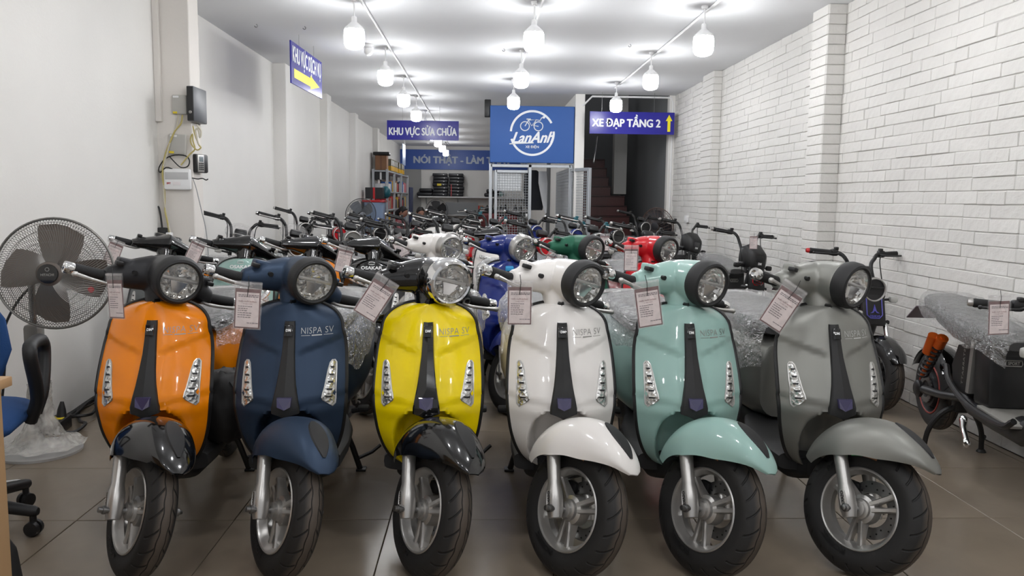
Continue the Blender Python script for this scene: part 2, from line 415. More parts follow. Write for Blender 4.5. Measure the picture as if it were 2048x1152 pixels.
def onface(g, x0, z0, lift=0.0025, fn=surf):
    g.V = [(x0+v[0], fn(x0+v[0], z0+v[1])-lift-v[2], z0+v[1]) for v in g.V]; return g
def make_plaque():
    g = G(); g.rbox((0, 0, 0), (0.03, 0.006, 0.038), 0.003)
    g.V = [(v[0], strip_y(0, 0.782+v[2])-0.003+v[1], 0.782+v[2]) for v in g.V]; return mesh('emblem_plaque', g)
def make_plaque_text():
    g = fit_w(text_geo('DM', 0.02, 0.0008), 0.017, 0.009)
    return mesh('emblem_letters', onface(g, 0, 0.784, 0.0082, lambda x, z: strip_y(0, z)), 0)
def make_name():
    g = fit_w(text_geo('NISPA SV', 0.03, -0.0004, sx=1.25, space=1.08), 0.105, 0.021)
    b = G().box((0.0, -0.0165, 0), (0.034, 0.0035, 0.0002)); g.add(b.V, b.F)
    b = G().box((-0.037, -0.0165, 0), (0.03, 0.0014, 0.0002)); g.add(b.V, b.F)
    b = G().box((0.037, -0.0165, 0), (0.03, 0.0014, 0.0002)); g.add(b.V, b.F)
    return mesh('model_lettering', onface(g, 0.092, 0.778, 0.0018), 0)
def make_nose_lamp():
    pts = [(-0.026, 0.021), (0.026, 0.021), (0.024, -0.010), (0, -0.023), (-0.024, -0.010)]
    g = G(); z0 = 0.545
    A = [(x, strip_y(0, z0+z)+0.002, z0+z) for x, z in pts]; B = [(x*0.93, strip_y(0, z0+z*0.93)-0.0075, z0+z*0.93) for x, z in pts]
    g.loft([A, B]); return mesh('nose_lamp', g, 20)
SIG = [(0.672, 0.150, 0.004), (0.664, 0.1495, 0.010), (0.64, 0.1475, 0.0135), (0.61, 0.1455, 0.016), (0.58, 0.143, 0.0185), (0.555, 0.141, 0.0205), (0.54, 0.1395, 0.021), (0.532, 0.137, 0.016)]
def make_signal(sd):
    g = G(); P = []
    for z, x, h in SIG:
        P.append([(sd*(x+h*s), surf(sd*(x+h*s), z-0.012*s*(1 if z < 0.56 else 0))-0.006+0.007*abs(s)**3, z-0.012*s*(1 if z < 0.56 else 0)) for s in (-1, -0.8, -0.4, 0, 0.4, 0.8, 1)])
    g.grid(P); return mesh('turn_signal', g)
def make_signal_rim(sd):
    L = [(x-h, z+0.012*(1 if z < 0.56 else 0)) for z, x, h in SIG]; Rr = [(x+h, z-0.012*(1 if z < 0.56 else 0)) for z, x, h in SIG]
    pts = L + Rr[::-1]
    g = G(); g.tube([(sd*x, surf(sd*x, z)-0.001, z) for x, z in pts], 0.003, 5, closed=True); return mesh('signal_rim', g)
def make_signal_leds(sd):
    g = G()
    for k in range(5):
        z = 0.65-0.024*k; x = catmull([(a, b) for a, b, c in SIG[::-1]], z); h = catmull([(a, c) for a, b, c in SIG[::-1]], z)*0.55
        V = [(sd*(x+h*a), surf(sd*(x+h*a), z+b)-0.0085, z+b) for a, b in ((-1, 0.004), (1, 0.002), (0.8, -0.004), (-0.8, -0.001))]
        g.add(V, [(0, 1, 2, 3)])
    return mesh('signal_segments', g, 0)
# ---- steering head
HZ = 0.955
HC = ax_at(HZ)                                  # on the steering axis
def make_cover():
    g = G(); y0 = HC.y
    g.lathe([(0.03, 0.135), (0.05, 0.105), (0.066, 0.06), (0.075, 0.0), (0.08, -0.06), (0.082, -0.094)], 24, 'Y', Matrix.Translation((0, y0-0.02, HZ+0.005)))
    for sd in (-1, 1):
        secs = []
        for x, cy, cz, ry, rz in ((0.0, 0.0, 0.0, 0.075, 0.068), (0.06, 0.008, -0.006, 0.068, 0.066), (0.11, 0.018, -0.022, 0.054, 0.057), (0.155, 0.026, -0.038, 0.042, 0.044), (0.195, 0.032, -0.050, 0.029, 0.029)):
            secs.append([(sd*x, y0+cy+ry*cos(2*pi*k/20), HZ+cz+rz*sin(2*pi*k/20)) for k in range(20)])
        g.loft(secs)
        g.rbox((sd*0.125, y0+0.022, HZ+0.014), (0.085, 0.055, 0.024), 0.006)
    a = ax_at(HZ-0.02); b = ax_at(ZT-0.03)
    g.tube([tuple(a), tuple((a+b)/2), tuple(b)], [0.07, 0.062, 0.055], 20)
    return blended('handlebar_cover', g, 0.0055, 5, 0.5)
def make_ring(depth=1.0):
    g = G(); g.lathe([(0.0655, 0.004), (0.067, -0.002), (0.073, -0.006), (0.081, -0.002), (0.0865, 0.014), (0.0865, 0.04*depth), (0.082, 0.055*depth), (0.07, 0.05)], 48, 'Y', cap=False)
    return mesh('headlight_ring', g)
RINGC = Matrix.Translation((0, HC.y-0.165, HZ+0.004)) @ Matrix.Rotation(R(6), 4, 'X')
def make_bowl():
    g = G(); P = []; rr = random.Random(3)
    for i, (r, y) in enumerate(((0.066, 0.004), (0.060, 0.016), (0.048, 0.03), (0.034, 0.038), (0.018, 0.042), (0.001, 0.043))):
        P.append([(r*cos(2*pi*k/28), y+(rr.uniform(-.003, .003) if 0 < i < 5 else 0), r*sin(2*pi*k/28)) for k in range(28)])
    g.grid(P, False, True); return mesh('lamp_bowl', g, 0)
def make_lampbar():
    g = G(); g.rbox((0, 0.012, 0.006), (0.124, 0.014, 0.010), 0.002); return mesh('lamp_bar', g)
def make_lampfin():
    g = G()
    g.poly([(-0.030, 0.006, -0.002), (0.030, 0.006, -0.002), (0.012, 0.012, -0.045), (-0.012, 0.012, -0.045)], (0, 1, 0), 0.012)
    return mesh('lamp_fin', g, 0)
def make_lens():
    g = G(); P = []
    for r, y in ((0.068, 0.002), (0.06, -0.006), (0.045, -0.012), (0.025, -0.016), (0.001, -0.017)):
        P.append([(r*cos(2*pi*k/40), y, r*sin(2*pi*k/40)) for k in range(40)])
    g.grid(P, False, True); return mesh('headlight_lens', g)
def make_grip(sd):
    g = G(); y = HC.y+0.034; z = HZ-0.052
    L = [(0.170, 0.020), (0.175, 0.0225), (0.187, 0.0225), (0.19, 0.0195), (0.20, 0.0190), (0.24, 0.0195), (0.275, 0.0205), (0.288, 0.021)]
    g.tube([(sd*x, y+0.03*(x-0.18), z+0.0) for x, r in L], [r for x, r in L], 18); return mesh('grip', g)
def make_barend(sd):
    g = G(); y = HC.y+0.034+0.03*0.14; z = HZ-0.052
    g.lathe([(0.012, 0.287), (0.0185, 0.288), (0.0215, 0.298), (0.022, 0.319), (0.0205, 0.323), (0.012, 0.324), (0.011, 0.315)], 18, 'X', Matrix.Translation((0, y, z)) @ Matrix.Scale(sd, 4, (1, 0, 0)), cap=True)
    return mesh('bar_end', g)
def make_lever(sd):
    g = G(); y = HC.y-0.012; z = HZ-0.072
    P = curve_pts([(sd*0.150, y+0.028, z+0.004), (sd*0.18, y-0.004, z), (sd*0.24, y-0.016, z+0.004), (sd*0.297, y-0.012, z+0.010)], 12)
    n = len(P); g.tube(P, [0.0075+0.003*sm(0.6, 1, i/(n-1)) for i in range(n)], 10, flat=0.8); g.ell(P[-1], (0.011, 0.011, 0.011), 10, 6)
    return mesh('brake_lever', g)
def make_switch(sd):
    g = G(); g.rbox((sd*0.165, HC.y-0.002, HZ+0.006), (0.026, 0.03, 0.016), 0.004); return mesh('switch', g)
def make_hole(sd, x=0.115, z=-0.012):
    g = G(); c = Vector((sd*x, HC.y-0.026, HZ+z)); g.lathe([(0.0085, -0.016), (0.0085, 0.012)], 14, 'Y', Matrix.Translation(c)); return mesh('mirror_plug', g)
def make_dial():
    g = G(); g.lathe([(0.055, 0.0), (0.058, 0.012), (0.05, 0.018)], 24, 'Z', Matrix.Translation((0, HC.y+0.05, HZ+0.03)) @ Matrix.Rotation(R(-35), 4, 'X')); return mesh('speedometer', g)
# ---- fork and wheel
def make_fork(sd):
    g = G(); d = AX_D; b = Vector((sd*0.082, -0.004, WR-0.03))
    pts = [b, b+d*0.03, b+d*0.085, b+d*0.11, b+d*0.215]
    g.tube([tuple(p) for p in pts], [0.022, 0.0285, 0.0275, 0.0215, 0.0235], 18); return mesh('fork_leg', g)
def make_boot(sd):
    g = G(); d = AX_D; b = Vector((sd*0.082, -0.004, WR-0.03))
    L = [(0.212, 0.021), (0.214, 0.027), (0.222, 0.0275), (0.226, 0.023), (0.234, 0.0265), (0.242, 0.022), (0.262, 0.018)]
    g.tube([tuple(b+d*t) for t, r in L], [r for t, r in L], 16); return mesh('dust_boot', g)
def make_fork_plate(sd):
    g = G(); d = AX_D; b = Vector((sd*0.082, -0.004, WR-0.03)); loop = []
    for k in range(20):
        a = 2*pi*k/20; loop.append((0.0105*cos(a)*1.0, 0.036*max(-0.85, min(0.85, sin(a)*1.15))))
    M_ = Matrix((Vector((0, cos(RAKE), -sin(RAKE))), d, Vector((sd, 0, 0)))).transposed().to_4x4(); M_.translation = b+d*0.055+Vector((sd*0.0265, 0, 0))
    g.tube([tuple(M_ @ Vector((x, y, 0))) for x, y in loop], 0.0022, 5, closed=True)
    return mesh('axle_holder_rim', g)
def make_fork_text(sd):
    g = fit_w(text_geo('OSAKAR', 0.02, 0.0004), 0.058, 0.011); d = AX_D; b = Vector((sd*0.082, -0.004, WR-0.03))
    # reads down the leg
    ey = Vector((0, cos(RAKE), -sin(RAKE)))*(1 if sd < 0 else -1)
    M_ = Matrix((-d, ey*1.0, Vector((sd, 0, 0)))).transposed().to_4x4(); M_.translation = b+d*0.055+Vector((sd*0.0285, 0, 0))
    g.V = [tuple(M_ @ Vector(v)) for v in g.V]; return mesh('fork_lettering', g, 0)
def make_axle():
    g = G(); g.lathe([(0.006, -0.135), (0.009, -0.134), (0.009, -0.122), (0.014, -0.121), (0.014, -0.113), (0.010, -0.112), (0.010, 0.112), (0.014, 0.113), (0.014, 0.122), (0.009, 0.123), (0.006, 0.134)], 10, 'X')
    return mesh('axle', g)
def make_tyre(ro=WR, ri=0.135, w=0.094):
    g = G(); P = []; n = 22; prof = []
    for i in range(n+1):
        a = pi*i/n                                  # from one bead over the tread to the other
        x = -w/2*cos(a); q = sin(a)
        prof.append((x*(1.0 if q > 0.25 else 0.80+0.8*q), ri+(ro-ri)*q**0.62))
    prof = [(-w*0.36, ri-0.006)] + prof + [(w*0.36, ri-0.006)]
    for k in range(72):
        a = 2*pi*k/72; P.append([(x, r*cos(a), r*sin(a)) for x, r in prof])
    g.grid(P, True, False); return mesh('tyre', g, 60)
def make_rim(ri=0.135):
    g = G(); s = ri/0.135
    prof = [(-0.040, 0.139), (-0.043, 0.1355), (-0.041, 0.131), (-0.036, 0.128), (-0.030, 0.1265), (-0.012, 0.116), (0.012, 0.116), (0.030, 0.1265), (0.036, 0.128), (0.041, 0.131), (0.043, 0.1355), (0.040, 0.139)]
    P = [[(x, s*r*cos(2*pi*k/64), s*r*sin(2*pi*k/64)) for x, r in prof] for k in range(64)]
    g.grid(P, True, False); return mesh('rim', g, 30)
def make_hub():
    g = G(); g.lathe([(0.016, -0.052), (0.026, -0.05), (0.026, -0.038), (0.034, -0.036), (0.036, -0.026), (0.048, -0.02), (0.05, 0.02), (0.036, 0.03), (0.026, 0.05), (0.014, 0.052)], 28, 'X'); return mesh('hub', g)
def make_spoke(k, two=True, r1=0.122):
    g = G(); a = 2*pi*k/3+0.5
    for s in ((-1, 1) if two else (0,)):
        loops = []
        for r, off, wd, dp in ((0.036, 0.010, 0.010, 0.022), (0.07, 0.0155, 0.009, 0.017), (0.10, 0.020, 0.009, 0.014), (r1, 0.024, 0.0115, 0.014)):
            c = s*off; T = Vector((0, -sin(a), cos(a))); D = Vector((0, cos(a), sin(a)))
            loops.append([tuple(D*r + T*(c+wd*u) + Vector((dp*v-0.006, 0, 0))) for u, v in ((-1, -0.6), (-0.55, -1), (0.55, -1), (1, -0.6), (1, 1), (-1, 1))])
        g.loft(loops)
    return mesh('spoke', g, 30)
def make_disc():
    g = G(); P = []
    for k in range(48):
        a = 2*pi*k/48; P.append([(x, r*cos(a), r*sin(a)) for x, r in ((0.046, 0.058), (0.046, 0.098), (0.0495, 0.098), (0.0495, 0.058))])
    g.grid(P, True, True); return mesh('brake_disc', g)
def make_disc_holes():
    g = G()
    for k in range(24):
        a = 2*pi*k/24; r = 0.072+0.008*(k % 3)
        g.lathe([(0.0032, 0.0448), (0.0032, 0.0458)], 8, 'X', Matrix.Translation((0, r*cos(a), r*sin(a))))
    return mesh('disc_holes', g, 0)
def make_caliper():
    g = G(); g.rbox((0.048, 0.082, 0.052), (0.034, 0.05, 0.04), 0.01); return mesh('brake_caliper', g)
def make_tyremark(a0, a1, w=0.094):
    g = G(); P = []
    for i in range(9):
        a = R(a0+(a1-a0)*i/8); P.append([(-x, r*cos(a)*-1, r*sin(a)) for x, r in ((w*0.496, 0.174), (w*0.502, 0.182))])
    g.grid(P); return mesh('tyre_band', g, 0)
def make_tyretext(txt, a0, r0=0.152):
    g = fit_w(text_geo(txt, 0.03, 0.001), 0.11, 0.018); V = []
    for x, y, z in g.V:
        a = R(a0)-x/r0; r = r0+y; V.append((-(0.047 - 0.0035*abs(r-0.165)/0.03), -r*cos(a), r*sin(a)))
    g.V = V; return mesh('tyre_lettering', g, 0)
# ---- fender, angle measured up from straight ahead
def fen_R(p): return catmull([(44, 0.29), (52, 0.296), (65, 0.303), (90, 0.312), (115, 0.306), (140, 0.288), (156, 0.272)], p)
def fen_W(p): return catmull([(44, 0.018), (47, 0.040), (54, 0.063), (64, 0.082), (78, 0.096), (95, 0.110), (115, 0.117), (130, 0.108), (145, 0.092), (156, 0.075)], p)
def fen_S(p): return catmull([(44, 0.004), (50, 0.024), (63, 0.075), (78, 0.115), (95, 0.130), (115, 0.128), (130, 0.105), (145, 0.075), (156, 0.05)], p)
def fen_pt(p, s, lift=0.0):
    Wd, S, Rr = fen_W(p), fen_S(p), fen_R(p)+lift; a = s*pi/2
    x = Wd*math.copysign(abs(sin(a))**0.85, a); r = Rr-S*(1-cos(a)**0.75 if cos(a) > 0 else 1)
    t = R(p); return (x, -r*cos(t)*0.96, WR+r*sin(t))
def make_fender():
    g = G(); n = 34; m = 24
    P = [[fen_pt(44+112*i/n, -1+2*j/m) for j in range(m+1)] for i in range(n+1)]
    Q = [[fen_pt(44+112*i/n, -1+2*j/m, -0.006) for j in range(m+1)] for i in range(n+1)]
    g.grid([p + q[::-1] for p, q in zip(P, Q)], False, True); return mesh('front_fender', g, 50)
def make_fender_insert():
    g = G(); P = []
    for i in range(13):
        p = 54+32*i/12; h = 0.19*sin(pi*min(1, (i+0.3)/12.6))**0.7
        P.append([fen_pt(p, h*s, 0.004 if abs(s) < 1 else -0.001) for s in (-1, -0.8, 0, 0.8, 1)])
    g.grid(P); return mesh('fender_insert', g)
# ---- body
def ring_sec(y, w, z0, z1, n=24, e=0.7):
    L = []
    for k in range(n):
        a = 2*pi*k/n; c, s = cos(a), sin(a)
        L.append((w*math.copysign(abs(c)**e, c), y, (z0+z1)/2+(z1-z0)/2*math.copysign(abs(s)**e, s)))
    return L
def make_tail():
    g = G(); T = [(0.72, 0.10, 0.34, 0.66), (0.80, 0.15, 0.33, 0.69), (0.95, 0.185, 0.335, 0.705), (1.12, 0.20, 0.36, 0.71), (1.28, 0.195, 0.40, 0.715), (1.42, 0.165, 0.46, 0.72), (1.52, 0.115, 0.53, 0.72), (1.57, 0.05, 0.60, 0.70)]
    g.loft([ring_sec(*t) for t in T]); return mesh('rear_body', g, 60)
def make_seat():
    g = G(); T = [(0.72, 0.09, 0.695, 0.735), (0.78, 0.135, 0.685, 0.765), (0.95, 0.155, 0.69, 0.785), (1.1, 0.165, 0.70, 0.79), (1.25, 0.165, 0.705, 0.80), (1.40, 0.145, 0.71, 0.80), (1.47, 0.10, 0.715, 0.785)]
    g.loft([ring_sec(*t, e=0.8) for t in T]); return mesh('seat', g, 60)
def make_wrap(deep=1.0):
    g = G(); P = []
    T = [(0.70, 0.105, 0.738), (0.75, 0.15, 0.77), (0.84, 0.178, 0.788), (0.95, 0.192, 0.797), (1.1, 0.207, 0.803), (1.25, 0.203, 0.812), (1.40, 0.178, 0.812), (1.48, 0.13, 0.80), (1.51, 0.09, 0.77)]
    n = 60
    for i in range(n+1):
        y = 0.70+0.81*i/n; wv = catmull([(t[0], t[1]) for t in T], y); zt = catmull([(t[0], t[2]) for t in T], y)
        drop = deep*(0.20+0.07*noise.noise((y*6, 3.1, 0)) + 0.05*sin(y*9) - 0.10*sm(1.3, 1.5, y) - 0.06*sm(0.85, 0.72, y))
        row = []
        for j in range(33):
            s = -1+2*j/32; a = abs(s)
            if a < 0.5: x, z = wv*0.86*sin(a/0.5*pi/2*0.93), zt-0.02*(a/0.5)**3
            else:
                t = (a-0.5)/0.5; x = wv*(0.86+0.14*min(1, t*3)); z = zt-0.02-drop*t
            f = Vector((x*math.copysign(1, s), y, z))
            k = 0.0045*noise.noise((f.x*14, y*26+f.z*22, f.z*10)) + 0.003*noise.noise((f.x*40, y*40-f.z*50, 2))
            k *= 0.5+1.0*min(1, a*1.5)
            row.append((f.x+k*math.copysign(1, s)*(1 if a > 0.4 else 0.3), y+k*0.3, z+k))
        P.append(row)
    g.grid(P); return mesh('seat_wrap', g, 180)
def make_floor():
    g = G(); P = [(0.30, 0.165, 0.255, 0.325), (0.5, 0.17, 0.25, 0.315), (0.70, 0.16, 0.25, 0.32), (0.80, 0.13, 0.26, 0.34)]
    g.loft([ring_sec(*t, e=0.45) for t in P]); return mesh('floorboard', g)
def make_belly():
    g = G(); P = [(0.26, 0.07, 0.235, 0.31), (0.36, 0.125, 0.2, 0.30), (0.6, 0.13, 0.19, 0.27), (0.9, 0.11, 0.21, 0.36), (1.2, 0.09, 0.25, 0.42)]
    g.loft([ring_sec(*t, e=0.6) for t in P]); return mesh('underbody', g)
def make_stand():
    g = G()
    for sd in (-1, 1):
        g.tube([(sd*0.07, 0.98, 0.26), (sd*0.12, 1.0, 0.12), (sd*0.15, 1.02, 0.012)], 0.013, 8); g.rbox((sd*0.155, 1.03, 0.006), (0.045, 0.05, 0.012), 0.004)
    g.tube([(-0.105, 0.995, 0.16), (0.105, 0.995, 0.16)], 0.012, 8)
    g.tube([(0.14, 1.015, 0.06), (0.20, 1.06, 0.075), (0.235, 1.10, 0.095)], 0.009, 6)
    return mesh('centre_stand', g)
def make_footpeg(sd):
    g = G(); g.rbox((sd*0.19, 0.83, 0.345), (0.05, 0.055, 0.022), 0.008); g.tube([(sd*0.14, 0.84, 0.33), (sd*0.19, 0.83, 0.34)], 0.011, 8); return mesh('footpeg', g)
def make_taillight():
    g = G(); g.rbox((0, 1.565, 0.655), (0.11, 0.03, 0.05), 0.012); return mesh('tail_light', g)
def make_hubmotor():
    g = G(); g.lathe([(0.03, -0.06), (0.10, -0.05), (0.112, -0.02), (0.112, 0.02), (0.10, 0.05), (0.03, 0.06)], 32, 'X'); return mesh('hub_motor', g)
def make_swing(sd):
    g = G(); g.tube([(sd*0.075, 0.85, 0.30), (sd*0.085, 1.05, 0.25), (sd*0.085, 1.27, WR)], [0.02, 0.018, 0.022], 8); return mesh('swing_arm', g)
def make_rshock(sd):
    g = G(); a = Vector((sd*0.105, 1.25, 0.26)); b = Vector((sd*0.11, 1.18, 0.50)); pts = []
    for i in range(61):
        t = i/60; c = a.lerp(b, t); r = 0.02; pts.append((c.x+r*cos(t*2*pi*7), c.y+r*sin(t*2*pi*7), c.z))
    g.tube(pts, 0.0045, 5); g.tube([a, b], 0.009, 6); return mesh('rear_shock', g)
def make_backstay():
    g = G(); g.tube(curve_pts([(-0.13, 1.40, 0.73), (-0.15, 1.55, 0.77), (0, 1.62, 0.775), (0.15, 1.55, 0.77), (0.13, 1.40, 0.73)], 20), 0.011, 8); return mesh('grab_rail', g)
# ---- spec: (name, mesh, colour key, steered, matrix, children)
def P_(n, me, k, st=False, mx=None, ch=(), **kw): return dict(n=n, me=me, k=k, st=st, mx=mx, ch=ch, kw=kw)
MB = {}
def gm(key, fn, *a):
    if key not in MB: MB[key] = fn(*a)
    return MB[key]
AXLE = Matrix.Translation((0, 0, WR)); RAX = Matrix.Translation((0, 1.27, WR))
def wheel_parts(mark=True):
    ch = [P_('tyre_band', gm('tb1', make_tyremark, 84, 100), 'orlab'), P_('tyre_band', gm('tb2', make_tyremark, 101, 114), 'greenlab'),
          P_('tyre_lettering', gm('tt', make_tyretext, 'ROBEK', 250), 'emboss'), P_('tyre_lettering', gm('tt2', make_tyretext, 'ROBEK', 130, 0.166), 'emboss')] if mark else []
    f = [P_('front_tyre', gm('tyre', make_tyre), 'tyre', True, AXLE, ch),
         P_('front_wheel', gm('rim', make_rim), 'rim', True, AXLE,
            [P_('hub', gm('hub', make_hub), 'rim'), P_('axle', gm('axle', make_axle), 'steel'), P_('brake_disc', gm('disc', make_disc), 'steel'), P_('disc_holes', gm('dh', make_disc_holes), 'black')]
            + [P_('spoke', gm('sp%d' % k, make_spoke, k), 'rim') for k in range(3)]),
         P_('brake_caliper', gm('cal', make_caliper), 'motor', True, AXLE)]
    r = [P_('rear_tyre', gm('tyre', make_tyre), 'tyre', False, RAX),
         P_('rear_wheel', gm('rim', make_rim), 'rim', False, RAX, [P_('hub_motor', gm('hm', make_hubmotor), 'motor')] + [P_('spoke', gm('sp%d' % k, make_spoke, k), 'rim') for k in range(3)])]
    return f, r
def fork_parts():
    out = []
    for sd in (-1, 1):
        out.append(P_('fork_leg', gm('fk%d' % sd, make_fork, sd), 'silver', True, None,
                      [P_('dust_boot', gm('bt%d' % sd, make_boot, sd), 'black'), P_('axle_holder_rim', gm('fp%d' % sd, make_fork_plate, sd), 'silver'),
                       P_('fork_lettering', gm('ft%d' % sd, make_fork_text, sd), 'dark')]))
    return out
def control_parts(lever='silver', barend='chrome'):
    out = []
    for sd in (-1, 1):
        out += [P_('grip', gm('gp%d' % sd, make_grip, sd), 'rubber', True, None, [P_('bar_end', gm('be%d' % sd, make_barend, sd), barend)]),
                P_('brake_lever', gm('lv%d' % sd, make_lever, sd), lever, True)]
    return out
def rear_parts(wrap=0.55):
    return [P_('rear_body', gm('tail', make_tail), 'body'), P_('seat', gm('seat', make_seat), 'seat', False, None, [P_('seat_wrap', gm('wrap%.2f' % wrap, make_wrap, wrap), 'film')] if wrap else []),
            P_('grab_rail', gm('gr', make_backstay), 'chrome'), P_('floorboard', gm('floorb', make_floor), 'matte'), P_('underbody', gm('belly', make_belly), 'matte'),
            P_('centre_stand', gm('stand', make_stand), 'black'), P_('tail_light', gm('tl', make_taillight), 'redlens')] + \
           [P_('swing_arm', gm('sw%d' % s, make_swing, s), 'black') for s in (-1, 1)] + [P_('rear_shock', gm('rs%d' % s, make_rshock, s), 'silver') for s in (-1, 1)] + \
           [P_('footpeg', gm('pg%d' % s, make_footpeg, s), 'matte') for s in (-1, 1)]
def signal_parts():
    return [P_('turn_signal', gm('ts%d' % s, make_signal, s), 'crystal', False, None,
               [P_('signal_rim', gm('tr%d' % s, make_signal_rim, s), 'silver'), P_('signal_segments', gm('tg%d' % s, make_signal_leds, s), 'motor')]) for s in (-1, 1)]
def lamp_parts():
    return P_('headlight_ring', gm('ring', make_ring), 'ring', True, RINGC,
              [P_('lamp_bowl', gm('bowl', make_bowl), 'bowl'), P_('lamp_bar', gm('lbar', make_lampbar), 'silver'), P_('lamp_fin', gm('lfin', make_lampfin), 'chrome'), P_('headlight_lens', gm('lens', make_lens), 'clear')])
def shield_parts(text=True):
    return [P_('leg_shield', gm('shield', make_shield), 'body', False, None,
               [P_('shield_edging', gm('trim', make_trim), 'black')] + ([P_('model_lettering', gm('name', make_name), 'print')] if text else [])),
            P_('inner_panel', gm('inner', make_inner), 'matte')]
def spec_retro(strip=True, text=True, mark=True, wrap=0.55):
    f, r = wheel_parts(mark)
    sp = shield_parts(text) + [lamp_parts(), P_('handlebar_cover', gm('cover', make_cover), 'cover', True, None,
             [P_('mirror_plug', gm('mh%d' % s, make_hole, s), 'black') for s in (-1, 1)] + [P_('switch', gm('swt%d' % s, make_switch, s), 'black') for s in (-1, 1)]),
          P_('speedometer', gm('dial', make_dial), 'black', True)]
    if strip:
        sp.append(P_('centre_strip', gm('strip', make_strip), 'strip', False, None,
                     [P_('emblem_plaque', gm('plq', make_plaque), 'gblack'), P_('emblem_letters', gm('plt', make_plaque_text), 'white'), P_('nose_lamp', gm('nl', make_nose_lamp), 'plum')]))
    else:
        sp.append(P_('horn_grille', gm('horn', make_horn), 'black', False, None, [P_('slat', gm('hs%d' % k, make_hornslat, k), 'chrome') for k in range(4)]))
    sp += signal_parts() + control_parts() + fork_parts() + f
    sp.append(P_('front_fender', gm('fen', make_fender), 'fender', True, None, [P_('fender_insert', gm('fi', make_fender_insert), 'insert')]))
    return sp + rear_parts(wrap) + r
def make_horn():
    g = G(); P = []
    for i in range(9):
        z = 0.60+0.13*i/8; h = 0.035*sin(pi*(i+0.35)/8.7)**0.5
        P.append([(h*s+0.03, surf(h*s+0.03, z)-0.003, z) for s in (-1, -0.5, 0, 0.5, 1)])
    g.grid(P); return mesh('horn_grille', g)
def make_hornslat(k):
    z = 0.625+0.026*k; g = G(); g.tube([(x+0.03, surf(x+0.03, z)-0.007, z) for x in (-0.03, -0.015, 0, 0.015, 0.03)], 0.004, 6); return mesh('slat', g)
# ---- flat-barred maxi scooter front end
def make_flatcover():
    g = G(); y0 = HC.y; secs = []
    for x in (-0.20, -0.17, -0.12, -0.07, 0, 0.07, 0.12, 0.17, 0.20):
        t = abs(x)/0.20; ry = 0.085-0.055*t; rz = 0.056-0.030*t
        secs.append([(x, y0+0.02*t+ry*cos(2*pi*k/18), HZ-0.05*t+rz*sin(2*pi*k/18)*(1.25 if sin(2*pi*k/18) < 0 and t < 0.5 else 1)) for k in range(18)])
    g.loft(secs)
    a = ax_at(HZ-0.03); b = ax_at(ZT-0.04); g.tube([tuple(a), tuple(b)], [0.062, 0.045], 16)
    for s in (-1, 1): g.rbox((s*0.14, y0+0.015, HZ-0.008), (0.075, 0.05, 0.022), 0.006)
    g.rbox((0, y0+0.05, HZ+0.03), (0.16, 0.06, 0.03), 0.01)
    return blended('handlebar_cover', g, 0.0055, 4, 0.5)
def make_stripe_lamp(sd):
    g = G(); P = []
    for i in range(9):
        x = 0.015+0.125*i/8; h = 0.024*(1-0.45*i/8)
        P.append([(sd*x, surf(sd*x, 0.735+0.03*i/8+h*s)-0.007+0.006*abs(s)**3, 0.735+0.03*i/8+h*s) for s in (-1, -0.6, 0, 0.6, 1)])
    g.grid(P); return mesh('headlight', g)
def make_lamp_eye(sd, k):
    x = 0.04+0.045*k; z = 0.742+0.012*k; g = G()
    g.ell((sd*x, surf(sd*x, z)-0.006, z), (0.016, 0.006, 0.015), 14, 8); return mesh('lamp_eye', g)
def make_maxi_name():
    g = fit_w(text_geo('OSAKAR', 0.03, 0.001, sx=1.3), 0.13, 0.02); return mesh('maker_lettering', onface(g, 0, 0.825, 0.002), 0)
def make_maxi_logo():
    g = G()
    for s in (-1, 1):
        g.tube([(0.022*cos(t)*1.0+0.0, surf(0, 0.852)-0.004, 0.852+0.0075*sin(t)) for t in [R(s*90+a) for a in range(-65, 70, 15)]], 0.0022, 5)
    return mesh('maker_mark', g)
def spec_maxi():
    f, r = wheel_parts(False)
    sp = shield_parts(False) + [P_('handlebar_cover', gm('flat', make_flatcover), 'cover', True, None, [P_('switch', gm('swt%d' % s, make_switch, s), 'black') for s in (-1, 1)])]
    sp += [P_('headlight', gm('st%d' % s, make_stripe_lamp, s), 'crystal', False, None, [P_('lamp_eye', gm('ey%d%d' % (s, k), make_lamp_eye, s, k), 'bowl') for k in range(2)]) for s in (-1, 1)]
    sp += [P_('maker_lettering', gm('mxn', make_maxi_name), 'white'), P_('maker_mark', gm('mxl', make_maxi_logo), 'white')]
    sp += signal_parts() + control_parts() + fork_parts() + f
    sp.append(P_('front_fender', gm('fen', make_fender), 'fender', True, None, [P_('fender_insert', gm('fi', make_fender_insert), 'insert')]))
    return sp + rear_parts() + r
BASEK = dict(black=m_black, gblack=m_gblack, matte=m_matte, rubber=m_rubber, chrome=m_chrome, silver=m_silver, steel=m_steel, tyre=m_tyre, rim=m_silver,
             crystal=m_crystal, bowl=m_crystal2, clear=m_clear, plum=m_plum, seat=m_seat, film=m_film, motor=m_motor, white=m_white, print=m_gprint, dark=m_matte,
             redlens=m_red, strip=m_matte, insert=m_matte, emboss=m_black, orlab=m_orlab, greenlab=m_greenlab, ring=m_matte, red=m_red, teal=m_teal, orange=m_orange, amber=m_amber, dred=m_dred, yellow=m_yellowlab)
def spawn(name, spec, keys, loc, yaw, st, label, cat, group=None, skip=(), axis=None):
    t = thing(name, label, cat, loc, yaw, group); S = steer(st) if axis is None else steer(st, *axis)
    K = dict(BASEK); K.update(keys)
    def mk(p, par, top):
        if p['n'] in skip: return
        mx = p['mx'] or Matrix()
        if p['st'] and top: mx = S @ mx
        o = ob(p['n'], p['me'], K[p['k']], par, mx)
        for c in p['ch']: mk(c, o, False)
    for p in spec: mk(p, t, True)
    return t
